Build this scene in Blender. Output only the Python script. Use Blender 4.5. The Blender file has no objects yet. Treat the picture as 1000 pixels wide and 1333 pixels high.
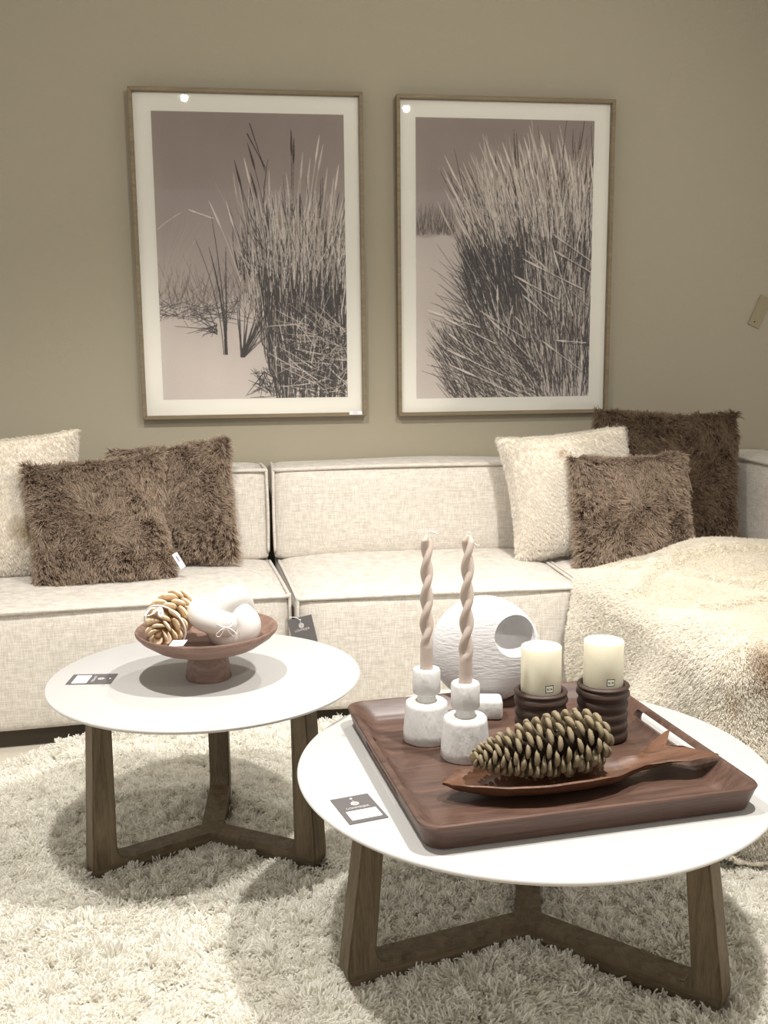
import bpy, bmesh, math, random
import numpy as np
from mathutils import Vector, Matrix, Euler

random.seed(7)
RNG = np.random.default_rng(11)
S = bpy.context.scene
COL = S.collection

# ------------------------------------------------------------------ camera
CAM_H = 1.137
ca, cb, cc = (Vector(v) for v in ((0.99084, -0.13462, -0.00988), (0.03086, 0.15433, 0.98754), (0.13142, 0.97880, -0.15707)))
pitch, yaw, roll = 0.15378, 0.13457, -0.01030
fw = Vector((math.sin(yaw) * math.cos(pitch), math.cos(yaw) * math.cos(pitch), -math.sin(pitch)))
rt = Vector((math.cos(yaw), -math.sin(yaw), 0))
up = rt.cross(fw)
rt2 = rt * math.cos(roll) + up * math.sin(roll)
up2 = -rt * math.sin(roll) + up * math.cos(roll)
cd = bpy.data.cameras.new('camera')
cam = bpy.data.objects.new('camera', cd)
COL.objects.link(cam)
M3 = Matrix((rt2, up2, -fw)).transposed()
cam.matrix_world = Matrix.Translation((0, 0, CAM_H)) @ M3.to_4x4()
cd.sensor_fit = 'HORIZONTAL'
cd.sensor_width = 36
cd.lens = 36 * 1.3
cd.clip_start = 0.02
S.camera = cam

# ------------------------------------------------------------------ world, lamps, exposure
S.view_settings.view_transform = 'Standard'
S.view_settings.look = 'None'
S.view_settings.gamma = 1
S.view_settings.use_curve_mapping = False
S.view_settings.exposure = 0.0
W = bpy.data.worlds.new('world')
S.world = W
W.use_nodes = True
W.node_tree.nodes['Background'].inputs[0].default_value = (1.0, 0.97, 0.925, 1)
W.node_tree.nodes['Background'].inputs[1].default_value = 0.80

def spot(name, loc, target, watts, angle, blend=0.7, radius=0.035, color=(1, 0.972, 0.93)):
    l = bpy.data.lights.new(name, 'SPOT')
    l.energy = watts
    l.spot_size = math.radians(angle)
    l.spot_blend = blend
    l.shadow_soft_size = radius
    l.color = color
    o = bpy.data.objects.new(name, l)
    COL.objects.link(o)
    o.location = loc
    o.rotation_euler = (Vector(target) - Vector(loc)).to_track_quat('-Z', 'Y').to_euler()
    return o

spot('ceiling_spot_right', (0.965, 1.53, 2.50), (0.45, 1.95, 0.3), 225, 105)
spot('ceiling_spot_left', (-0.29, 1.66, 2.50), (-0.15, 2.2, 0.3), 185, 110)
spot('ceiling_spot_back', (0.75, 2.95, 2.50), (0.6, 2.2, 0.4), 70, 85)
spot('added_wall_fill_spot', (0.99, 0.2, 2.50), (0.45, 3.8, 1.3), 150, 70)  # added unseen fill, brightens the back wall and prints

# ------------------------------------------------------------------ helpers
def lin(c):
    c = c / 255.0
    return c / 12.92 if c <= 0.04045 else ((c + 0.055) / 1.055) ** 2.4

def rgb(r, g, b):
    return (lin(r), lin(g), lin(b), 1)

def link(name, data, parent=None, loc=None, rot=None):
    o = bpy.data.objects.new(name, data)
    COL.objects.link(o)
    if parent is not None:
        o.parent = parent
    if loc is not None:
        o.location = loc
    if rot is not None:
        o.rotation_euler = rot
    return o

def mesh(name, V, F, m=None, parent=None, loc=None, rot=None, smooth=True, sharp=None):
    me = bpy.data.meshes.new(name)
    me.from_pydata([tuple(map(float, v)) for v in V], [], [tuple(int(i) for i in f) for f in F])
    if smooth:
        me.polygons.foreach_set('use_smooth', [True] * len(me.polygons))
        if sharp:
            me.set_sharp_from_angle(angle=math.radians(sharp))
    if m:
        me.materials.append(m)
    me.update()
    return link(name, me, parent, loc, rot)

def from_bm(name, bm, m=None, parent=None, loc=None, rot=None, sharp=40, smooth=True):
    bmesh.ops.recalc_face_normals(bm, faces=bm.faces)
    me = bpy.data.meshes.new(name)
    bm.to_mesh(me)
    bm.free()
    if smooth:
        me.polygons.foreach_set('use_smooth', [True] * len(me.polygons))
        if sharp:
            me.set_sharp_from_angle(angle=math.radians(sharp))
    if m:
        me.materials.append(m)
    return link(name, me, parent, loc, rot)

def thing(name, label, cat, loc=(0, 0, 0), rot=(0, 0, 0), group=None):
    o = link(name, None, None, loc, rot)
    o.empty_display_size = 0.05
    return tag(o, label, cat, group)

def tag(o, label=None, cat=None, group=None, kind=None):
    if label: o['label'] = label
    if cat: o['category'] = cat
    if group: o['group'] = group
    if kind: o['kind'] = kind
    return o

def bm_box(sx, sy, sz, c=(0, 0, 0), bev=0.0, seg=3, cuts=0):
    bm = bmesh.new()
    bmesh.ops.create_cube(bm, size=1)
    for v in bm.verts:
        v.co = Vector((v.co.x * sx, v.co.y * sy, v.co.z * sz))
    if bev:
        bmesh.ops.bevel(bm, geom=bm.edges[:] + bm.verts[:], offset=bev, segments=seg, affect='EDGES', profile=0.5)
    if cuts:
        bmesh.ops.subdivide_edges(bm, edges=[e for e in bm.edges if e.calc_length() > 0.05], cuts=cuts, use_grid_fill=True)
    bmesh.ops.translate(bm, verts=bm.verts, vec=c)
    return bm

def lathe(profile, n=48, cap=True):
    V, F = [], []
    for r, z in profile:
        for i in range(n):
            a = 2 * math.pi * i / n
            V.append((r * math.cos(a), r * math.sin(a), z))
    k = len(profile)
    for j in range(k - 1):
        for i in range(n):
            F.append((j * n + i, j * n + (i + 1) % n, (j + 1) * n + (i + 1) % n, (j + 1) * n + i))
    if cap:
        F.append(tuple(reversed(range(n))))
        F.append(tuple(range((k - 1) * n, k * n)))
    return V, F

def tube(path, r, n=8, closed=False, cap=True):
    P = [Vector(p) for p in path]
    k = len(P)
    rr = r if hasattr(r, '__len__') else [r] * k
    T = []
    for i in range(k):
        a = P[(i - 1) % k] if (closed or i > 0) else P[i]
        b = P[(i + 1) % k] if (closed or i < k - 1) else P[i]
        T.append((b - a).normalized())
    u = T[0].orthogonal().normalized()
    U = []
    for i in range(k):
        u = (u - T[i] * u.dot(T[i])).normalized()
        U.append(u.copy())
    tw = 0.0
    if closed:
        v = (U[-1] - T[0] * U[-1].dot(T[0])).normalized()
        tw = math.atan2(v.cross(U[0]).dot(T[0]), v.dot(U[0]))
    V, F = [], []
    for i in range(k):
        w = T[i].cross(U[i])
        for j in range(n):
            a = 2 * math.pi * j / n + (tw * i / k if closed else 0)
            V.append(P[i] + (U[i] * math.cos(a) + w * math.sin(a)) * rr[i])
    for i in range(k if closed else k - 1):
        for j in range(n):
            i2 = (i + 1) % k
            F.append((i * n + j, i * n + (j + 1) % n, i2 * n + (j + 1) % n, i2 * n + j))
    if cap and not closed:
        F.append(tuple(reversed(range(n))))
        F.append(tuple(range((k - 1) * n, k * n)))
    return V, F

def catmull(pts, n=8, closed=False):
    P = [Vector(p) for p in pts]
    k = len(P)
    out = []
    for i in range(k if closed else k - 1):
        if closed:
            a, b, c, d = P[(i - 1) % k], P[i], P[(i + 1) % k], P[(i + 2) % k]
        else:
            a, b, c, d = P[max(i - 1, 0)], P[i], P[i + 1], P[min(i + 2, k - 1)]
        for j in range(n):
            t = j / n
            out.append(0.5 * ((2 * b) + (c - a) * t + (2 * a - 5 * b + 4 * c - d) * t * t + (3 * b - 3 * c + d - a) * t ** 3))
    if not closed:
        out.append(P[-1])
    return out

# ------------------------------------------------------------------ materials
def mat(name, color, rough=0.6, bump=None, var=None, spec=0.4, sheen=0.0, coat=0.0, sss=0.0, metallic=0.0):
    """bump=(scale, strength, distance, (stretch xyz)); var=(scale, (stretch), other colour, contrast)"""
    m = bpy.data.materials.new(name)
    m.use_nodes = True
    nt = m.node_tree
    N, L = nt.nodes, nt.links
    b = N['Principled BSDF']
    b.inputs['Base Color'].default_value = color
    b.inputs['Roughness'].default_value = rough
    b.inputs['Specular IOR Level'].default_value = spec
    b.inputs['Metallic'].default_value = metallic
    if sheen:
        b.inputs['Sheen Weight'].default_value = sheen
        b.inputs['Sheen Roughness'].default_value = 0.5
    if coat:
        b.inputs['Coat Weight'].default_value = coat
        b.inputs['Coat Roughness'].default_value = 0.15
    if sss:
        b.inputs['Subsurface Weight'].default_value = sss
        b.inputs['Subsurface Radius'].default_value = (0.02, 0.013, 0.008)
        b.inputs['Subsurface Scale'].default_value = 1.0
    tc = N.new('ShaderNodeTexCoord')
    def noise(scale, stretch, detail=4):
        mp = N.new('ShaderNodeMapping')
        mp.inputs['Scale'].default_value = stretch
        L.new(tc.outputs['Object'], mp.inputs['Vector'])
        n = N.new('ShaderNodeTexNoise')
        n.inputs['Scale'].default_value = scale
        n.inputs['Detail'].default_value = detail
        L.new(mp.outputs[0], n.inputs['Vector'])
        return n
    if var:
        n = noise(var[0], var[1], 6)
        r = N.new('ShaderNodeValToRGB')
        r.color_ramp.elements[0].position = 0.5 - var[3]
        r.color_ramp.elements[1].position = 0.5 + var[3]
        r.color_ramp.elements[0].color = color
        r.color_ramp.elements[1].color = var[2]
        L.new(n.outputs['Fac'], r.inputs[0])
        L.new(r.outputs[0], b.inputs['Base Color'])
    if bump:
        n = noise(bump[0], bump[3])
        bp = N.new('ShaderNodeBump')
        bp.inputs['Strength'].default_value = bump[1]
        bp.inputs['Distance'].default_value = bump[2]
        L.new(n.outputs['Fac'], bp.inputs['Height'])
        L.new(bp.outputs[0], b.inputs['Normal'])
    return m

def linen(name, c1, c2):
    """woven cloth: two crossed sets of slubby threads"""
    m = bpy.data.materials.new(name)
    m.use_nodes = True
    N, L = m.node_tree.nodes, m.node_tree.links
    b = N['Principled BSDF']
    b.inputs['Roughness'].default_value = 0.9
    b.inputs['Specular IOR Level'].default_value = 0.15
    b.inputs['Sheen Weight'].default_value = 0.25
    tc = N.new('ShaderNodeTexCoord')
    hs = []
    for st in ((30, 30, 420), (420, 420, 30)):
        mp = N.new('ShaderNodeMapping'); mp.inputs['Scale'].default_value = st
        L.new(tc.outputs['Object'], mp.inputs[0])
        n = N.new('ShaderNodeTexNoise'); n.inputs['Scale'].default_value = 1.0; n.inputs['Detail'].default_value = 2
        L.new(mp.outputs[0], n.inputs['Vector'])
        hs.append(n)
    # slow mottling
    n3 = N.new('ShaderNodeTexNoise'); n3.inputs['Scale'].default_value = 60; L.new(tc.outputs['Object'], n3.inputs['Vector'])
    ad = N.new('ShaderNodeMath'); ad.operation = 'ADD'
    L.new(hs[0].outputs['Fac'], ad.inputs[0]); L.new(hs[1].outputs['Fac'], ad.inputs[1])
    ad2 = N.new('ShaderNodeMath'); ad2.operation = 'MULTIPLY_ADD'; ad2.inputs[1].default_value = 0.5
    L.new(n3.outputs['Fac'], ad2.inputs[0]); L.new(ad.outputs[0], ad2.inputs[2])
    mr = N.new('ShaderNodeMapRange'); mr.inputs[1].default_value = 0.95; mr.inputs[2].default_value = 1.55
    L.new(ad2.outputs[0], mr.inputs[0])
    mx = N.new('ShaderNodeMix'); mx.data_type = 'RGBA'
    mx.inputs[6].default_value = c1; mx.inputs[7].default_value = c2
    L.new(mr.outputs[0], mx.inputs[0]); L.new(mx.outputs[2], b.inputs['Base Color'])
    bp = N.new('ShaderNodeBump'); bp.inputs['Strength'].default_value = 0.55; bp.inputs['Distance'].default_value = 0.0012
    L.new(ad2.outputs[0], bp.inputs['Height']); L.new(bp.outputs[0], b.inputs['Normal'])
    return m

def hair_mat(name, root, tip, rnd=0.35, rough=0.6, trans=0.25, patches=None):
    m = bpy.data.materials.new(name)
    m.use_nodes = True
    N, L = m.node_tree.nodes, m.node_tree.links
    b = N['Principled BSDF']
    b.inputs['Roughness'].default_value = rough
    b.inputs['Specular IOR Level'].default_value = 0.25
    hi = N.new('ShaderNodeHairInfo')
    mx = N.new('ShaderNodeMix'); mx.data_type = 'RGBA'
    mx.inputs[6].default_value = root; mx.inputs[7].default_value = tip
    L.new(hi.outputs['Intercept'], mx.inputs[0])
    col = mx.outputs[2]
    if patches:
        tc = N.new('ShaderNodeTexCoord')
        tot = None
        for (cx, cy, cz, rad) in patches[1]:
            vm = N.new('ShaderNodeVectorMath'); vm.operation = 'DISTANCE'
            vm.inputs[1].default_value = (cx, cy, cz)
            nz = N.new('ShaderNodeTexNoise'); nz.inputs['Scale'].default_value = 12
            L.new(tc.outputs['Object'], nz.inputs['Vector'])
            L.new(tc.outputs['Object'], vm.inputs[0])
            mr = N.new('ShaderNodeMapRange'); mr.inputs[1].default_value = 1.0; mr.inputs[2].default_value = 0.1
            mr.inputs[3].default_value = 0.0; mr.inputs[4].default_value = 1.0
            dv = N.new('ShaderNodeMath'); dv.operation = 'DIVIDE'; dv.inputs[1].default_value = rad
            L.new(vm.outputs['Value'], dv.inputs[0])
            a2 = N.new('ShaderNodeMath'); a2.operation = 'MULTIPLY_ADD'; a2.inputs[1].default_value = 1.6; 
            L.new(nz.outputs['Fac'], a2.inputs[0])
            s2 = N.new('ShaderNodeMath'); s2.operation = 'SUBTRACT'; s2.inputs[1].default_value = 0.8
            L.new(dv.outputs[0], s2.inputs[0]); L.new(s2.outputs[0], a2.inputs[2])
            L.new(a2.outputs[0], mr.inputs[0])
            if tot is None:
                tot = mr.outputs[0]
            else:
                mm = N.new('ShaderNodeMath'); mm.operation = 'MAXIMUM'
                L.new(tot, mm.inputs[0]); L.new(mr.outputs[0], mm.inputs[1]); tot = mm.outputs[0]
        mp = N.new('ShaderNodeMix'); mp.data_type = 'RGBA'
        L.new(tot, mp.inputs[0]); L.new(col, mp.inputs[6]); mp.inputs[7].default_value = patches[0]
        col = mp.outputs[2]
    hsv = N.new('ShaderNodeHueSaturation')
    mr = N.new('ShaderNodeMapRange'); mr.inputs[3].default_value = 1 - rnd; mr.inputs[4].default_value = 1 + rnd * 0.7
    L.new(hi.outputs['Random'], mr.inputs[0]); L.new(mr.outputs[0], hsv.inputs['Value'])
    L.new(col, hsv.inputs['Color']); L.new(hsv.outputs[0], b.inputs['Base Color'])
    tr = N.new('ShaderNodeBsdfTranslucent'); L.new(hsv.outputs[0], tr.inputs[0])
    ms = N.new('ShaderNodeMixShader'); ms.inputs[0].default_value = trans
    L.new(b.outputs[0], ms.inputs[1]); L.new(tr.outputs[0], ms.inputs[2])
    L.new(ms.outputs[0], N['Material Output'].inputs[0])
    return m

def wood(name, dark, light, scale=9.0, rough=0.5, axis='Z', leg=False, coat=0.0, fine=1.0):
    m = bpy.data.materials.new(name)
    m.use_nodes = True
    N, L = m.node_tree.nodes, m.node_tree.links
    b = N['Principled BSDF']
    b.inputs['Roughness'].default_value = rough
    b.inputs['Specular IOR Level'].default_value = 0.35
    b.inputs['Coat Weight'].default_value = coat
    b.inputs['Coat Roughness'].default_value = 0.3
    tc = N.new('ShaderNodeTexCoord')
    def grain(ax):
        st = {'X': (1, 14, 14), 'Y': (14, 1, 14), 'Z': (14, 14, 1)}[ax]
        mp = N.new('ShaderNodeMapping'); mp.inputs['Scale'].default_value = st
        L.new(tc.outputs['Object'], mp.inputs[0])
        n = N.new('ShaderNodeTexNoise'); n.inputs['Scale'].default_value = scale / 3; n.inputs['Detail'].default_value = 8
        n.inputs['Roughness'].default_value = 0.65; n.inputs['Distortion'].default_value = 1.2
        L.new(mp.outputs[0], n.inputs['Vector'])
        n2 = N.new('ShaderNodeTexNoise'); n2.inputs['Scale'].default_value = scale * 5 * fine; n2.inputs['Detail'].default_value = 3
        L.new(mp.outputs[0], n2.inputs['Vector'])
        a = N.new('ShaderNodeMath'); a.operation = 'MULTIPLY_ADD'; a.inputs[1].default_value = 0.35
        L.new(n2.outputs['Fac'], a.inputs[0]); L.new(n.outputs['Fac'], a.inputs[2])
        return a.outputs[0]
    g = grain(axis)
    if leg:
        g2 = grain('X')
        sp = N.new('ShaderNodeSeparateXYZ'); L.new(tc.outputs['Object'], sp.inputs[0])
        mr0 = N.new('ShaderNodeMapRange'); mr0.inputs[1].default_value = 0.045; mr0.inputs[2].default_value = 0.06
        L.new(sp.outputs['Z'], mr0.inputs[0])
        mf = N.new('ShaderNodeMix'); L.new(mr0.outputs[0], mf.inputs[0]); L.new(g2, mf.inputs[2]); L.new(g, mf.inputs[3])
        g = mf.outputs[0]
    mr = N.new('ShaderNodeMapRange'); mr.inputs[1].default_value = 0.45; mr.inputs[2].default_value = 0.95
    L.new(g, mr.inputs[0])
    mx = N.new('ShaderNodeMix'); mx.data_type = 'RGBA'
    mx.inputs[6].default_value = dark; mx.inputs[7].default_value = light
    L.new(mr.outputs[0], mx.inputs[0]); L.new(mx.outputs[2], b.inputs['Base Color'])
    bp = N.new('ShaderNodeBump'); bp.inputs['Strength'].default_value = 0.3; bp.inputs['Distance'].default_value = 0.001
    L.new(g, bp.inputs['Height']); L.new(bp.outputs[0], b.inputs['Normal'])
    return m

M = {}
M['wall'] = mat('wall_paint', rgb(162, 154, 135), 0.85, bump=(260, 0.35, 0.002, (1, 1, 1)), spec=0.2)
M['ceil'] = mat('ceiling_paint', rgb(214, 210, 200), 0.9)
M['floor'] = mat('floor_tile', rgb(205, 198, 184), 0.5, var=(3, (1, 1, 1), rgb(195, 186, 170), 0.2))
M['linen'] = linen('linen_upholstery', rgb(182, 174, 163), rgb(216, 209, 198))
M['plinth'] = mat('dark_plinth', rgb(70, 62, 52), 0.8)
M['top'] = mat('white_tabletop', rgb(186, 184, 181), 0.45, bump=(30, 0.1, 0.001, (1, 4, 1)), spec=0.4)
M['oak'] = wood('smoked_oak', rgb(66, 54, 38), rgb(128, 112, 88), 9, 0.55, 'Z', leg=True)
M['walnut'] = wood('dark_walnut', rgb(56, 40, 33), rgb(106, 80, 68), 7, 0.42, 'X', coat=0.15)
M['standwood'] = wood('red_brown_wood', rgb(100, 78, 68), rgb(150, 122, 108), 9, 0.5, 'X')
M['dishwood'] = wood('mahogany_wood', rgb(66, 42, 29), rgb(122, 84, 60), 9, 0.5, 'X', coat=0.05)
M['framewood'] = wood('pale_frame_wood', rgb(110, 97, 76), rgb(142, 127, 102), 9, 0.6, 'X')
M['mat'] = mat('picture_mat', rgb(244, 240, 228), 0.9, bump=(300, 0.1, 0.001, (1, 1, 1)))
M['plaster'] = mat('white_plaster', rgb(214, 212, 209), 0.85, bump=(55, 0.8, 0.004, (1, 1, 0.5)), spec=0.2)
M['plaster2'] = mat('ribbed_white_plaster', rgb(208, 206, 205), 0.9, bump=(130, 0.55, 0.003, (0.45, 1, 1.6)), spec=0.15)
M['ceramic'] = mat('white_ceramic', rgb(204, 201, 196), 0.35, spec=0.5)
M['taper'] = mat('taupe_wax', rgb(182, 167, 156), 0.45, sss=0.15)
M['wick'] = mat('wick_cotton', rgb(225, 215, 198), 0.9)
M['wax'] = mat('cream_wax', rgb(234, 229, 206), 0.4, sss=0.35)
M['waxpool'] = mat('wax_hollow', rgb(226, 218, 180), 0.35, sss=0.3)
M['darkclay'] = mat('dark_brown_clay', rgb(66, 50, 42), 0.5, bump=(40, 0.2, 0.001, (1, 1, 1)), spec=0.4)
M['cone_dark'] = mat('grey_brown_scale', rgb(112, 98, 76), 0.7, var=(60, (1, 1, 1), rgb(150, 136, 108), 0.25), bump=(160, 0.5, 0.001, (1, 1, 1)))
M['cone_core'] = mat('cone_core', rgb(54, 42, 30), 0.9)
M['cone_pale'] = mat('golden_scale', rgb(208, 182, 150), 0.9, spec=0.1, var=(60, (1, 1, 1), rgb(236, 216, 188), 0.25), bump=(160, 0.4, 0.001, (1, 1, 1)))
M['cone_pale_core'] = mat('pale_core', rgb(128, 100, 68), 0.9)
M['card'] = mat('grey_card', rgb(92, 88, 87), 0.7)
M['paper'] = mat('white_paper', rgb(238, 237, 240), 0.8)
M['ink'] = mat('grey_ink', rgb(150, 150, 160), 0.8)
M['pale_ink'] = mat('pale_ink', rgb(190, 187, 184), 0.8)
M['black_ink'] = mat('dark_ink', rgb(60, 56, 50), 0.8)
M['ribbon'] = mat('white_ribbon', rgb(238, 234, 232), 0.7)
M['olive'] = mat('olive_card', rgb(146, 135, 108), 0.8)
M['rugbase'] = mat('rug_backing', rgb(200, 188, 164), 1.0)
M['pile'] = hair_mat('rug_pile', rgb(236, 230, 216), rgb(251, 249, 242), 0.12, 0.7, 0.4)
M['brownbase'] = mat('brown_cushion_cloth', rgb(84, 66, 54), 1.0)
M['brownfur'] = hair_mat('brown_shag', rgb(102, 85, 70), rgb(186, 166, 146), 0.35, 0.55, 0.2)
M['shadedfur'] = hair_mat('shaded_brown_shag', rgb(80, 64, 50), rgb(140, 119, 98), 0.35, 0.55, 0.2)  # brown shag darkened, the back cushion's shade is put into its colour
M['creambase'] = mat('cream_cushion_cloth', rgb(222, 211, 190), 1.0)
M['throwbase'] = mat('cream_throw_hide', rgb(236, 226, 206), 1.0)

# flat glass: a thin real pane
g = bpy.data.materials.new('picture_glass')
g.use_nodes = True
N, L = g.node_tree.nodes, g.node_tree.links
N.remove(N['Principled BSDF'])
tr = N.new('ShaderNodeBsdfTransparent'); gl = N.new('ShaderNodeBsdfGlossy'); gl.inputs['Roughness'].default_value = 0.02
fr = N.new('ShaderNodeFresnel'); fr.inputs[0].default_value = 1.5
ms = N.new('ShaderNodeMixShader')
L.new(fr.outputs[0], ms.inputs[0]); L.new(tr.outputs[0], ms.inputs[1]); L.new(gl.outputs[0], ms.inputs[2])
L.new(ms.outputs[0], N['Material Output'].inputs[0])
M['glass'] = g

# ------------------------------------------------------------------ strands
def tri_sample(me, n, rng, keep=None):
    me.calc_loop_triangles()
    nv = len(me.vertices)
    co = np.empty(nv * 3, np.float32); me.vertices.foreach_get('co', co); co = co.reshape(-1, 3)
    no = np.empty(nv * 3, np.float32); me.vertices.foreach_get('normal', no); no = no.reshape(-1, 3)
    nt = len(me.loop_triangles)
    tv = np.empty(nt * 3, np.int32); me.loop_triangles.foreach_get('vertices', tv); tv = tv.reshape(-1, 3)
    A, B, C = co[tv[:, 0]], co[tv[:, 1]], co[tv[:, 2]]
    ar = np.linalg.norm(np.cross(B - A, C - A), axis=1)
    if keep is not None:
        ar = ar * keep((A + B + C) / 3)
    idx = rng.choice(nt, n, p=ar / ar.sum())
    r1 = np.sqrt(rng.random(n)); r2 = rng.random(n)
    w = np.stack([1 - r1, r1 * (1 - r2), r1 * r2], 1)[:, :, None]
    P = (co[tv[idx]] * w).sum(1)
    Nn = (no[tv[idx]] * w).sum(1)
    Nn /= np.linalg.norm(Nn, axis=1)[:, None] + 1e-9
    return P, Nn

def vnoise(P, scale, seed):
    """smooth pseudo-random vector field from sums of sines"""
    r = np.random.default_rng(seed)
    out = np.zeros((len(P), 3))
    for k in range(6):
        f = r.normal(size=(3, 3)) * scale * (1 + 0.5 * k)
        ph = r.random(3) * 6.28
        out += np.sin(P @ f.T + ph) / (1 + 0.35 * k)
    return out / 2.2

def strands(name, parent, P, Nn, length, radius, m, comb=(0, 0, 0), noise_amp=0.6, noise_scale=12, jitter=0.35,
            curl=0.3, seg=4, clump=None, seed=3, gravity=0.2, tip=0.25):
    rng = np.random.default_rng(seed)
    n = len(P)
    D = Nn + np.array(comb) + vnoise(P, noise_scale, seed) * noise_amp + rng.normal(size=(n, 3)) * jitter
    # keep it above the surface
    dn = (D * Nn).sum(1)
    D += Nn * np.maximum(0.25 - dn, 0)[:, None]
    D /= np.linalg.norm(D, axis=1)[:, None]
    side = np.cross(D, rng.normal(size=(n, 3))); side /= np.linalg.norm(side, axis=1)[:, None] + 1e-9
    ln = length * (0.65 + 0.5 * rng.random(n))
    t = np.linspace(0, 1, seg + 1)
    pts = P[:, None, :] + D[:, None, :] * (ln[:, None] * t)[:, :, None]
    pts = pts + side[:, None, :] * (ln[:, None] * curl * t ** 2)[:, :, None]
    pts[:, :, 2] -= gravity * ln[:, None] * t ** 2
    if clump:
        cs, amt = clump
        key = np.floor(P / cs + vnoise(P, 1.7 / cs, seed + 5) * 0.25).astype(np.int64)
        h = key[:, 0] * 73856093 ^ key[:, 1] * 19349663 ^ key[:, 2] * 83492791
        _, inv = np.unique(h, return_inverse=True)
        inv = inv.ravel()
        cnt = np.bincount(inv)[:, None]
        c = np.stack([np.bincount(inv, pts[:, -1, k]) for k in range(3)], 1) / cnt
        c = c + rng.normal(size=c.shape) * length * 0.25
        tgt = c[inv]
        pts = pts + (tgt[:, None, :] - pts[:, -1:, :]) * (amt * t ** 1.3)[None, :, None]
    hc = bpy.data.hair_curves.new(name)
    hc.add_curves([seg + 1] * n)
    hc.points.foreach_set('position', pts.astype(np.float32).ravel())
    rad = (radius * (1 - (1 - tip) * t ** 1.5))[None, :] * (0.8 + 0.4 * rng.random(n))[:, None]
    hc.points.foreach_set('radius', rad.astype(np.float32).ravel())
    hc.materials.append(m)
    o = link(name, hc, parent)
    tag(o, kind='stuff')
    return o

# ------------------------------------------------------------------ the room
WALL_Y = 3.80
def struct(o): return tag(o, kind='structure')
struct(from_bm('wall_back', bm_box(7.0, 0.12, 3.2, (0.6, WALL_Y + 0.06, 1.6)), M['wall'], smooth=False))
struct(from_bm('floor', bm_box(7.0, 6.0, 0.1, (0.6, 0.92, -0.05)), M['floor'], smooth=False))
struct(from_bm('ceiling', bm_box(7.0, 6.4, 0.1, (0.6, 0.70, 2.70)), M['ceil'], smooth=False))
struct(from_bm('baseboard_back', bm_box(7.0, 0.015, 0.08, (0.6, WALL_Y - 0.0075, 0.04)), M['plinth'], smooth=False))

em = bpy.data.materials.new('lamp_glow'); em.use_nodes = True
_e = em.node_tree.nodes.new('ShaderNodeEmission'); _e.inputs[0].default_value = (1, .965, .91, 1); _e.inputs[1].default_value = 60
em.node_tree.links.new(_e.outputs[0], em.node_tree.nodes['Material Output'].inputs[0])
for (lx, ly), lab in (((0.965, 1.53), 'ceiling spotlight above the right coffee table'), ((-0.29, 1.66), 'ceiling spotlight above the left coffee table'),
                      ((0.75, 2.95), 'ceiling spotlight above the middle sofa seat'), ((0.99, 0.2), 'added fill spotlight near the camera, brightening the back wall')):  # last fixture is added, it only houses the wall fill
    t = thing('ceiling_spotlight', lab, 'lamp', (lx, ly, 2.6), (0, 0, 0), 'ceiling spotlights')
    V, F = lathe([(.020, .051), (.020, -.03), (.045, -.034), (.045, -.062), (.040, -.066), (.038, -.058), (.001, -.056)], 32, cap=False)
    mesh('housing', V, F, M['ceil'], t)
    bm = bmesh.new(); bmesh.ops.create_uvsphere(bm, u_segments=20, v_segments=12, radius=.021)
    bmesh.ops.translate(bm, verts=bm.verts, vec=(0, 0, -.074))
    from_bm('bulb', bm, em, t, sharp=None)

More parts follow.
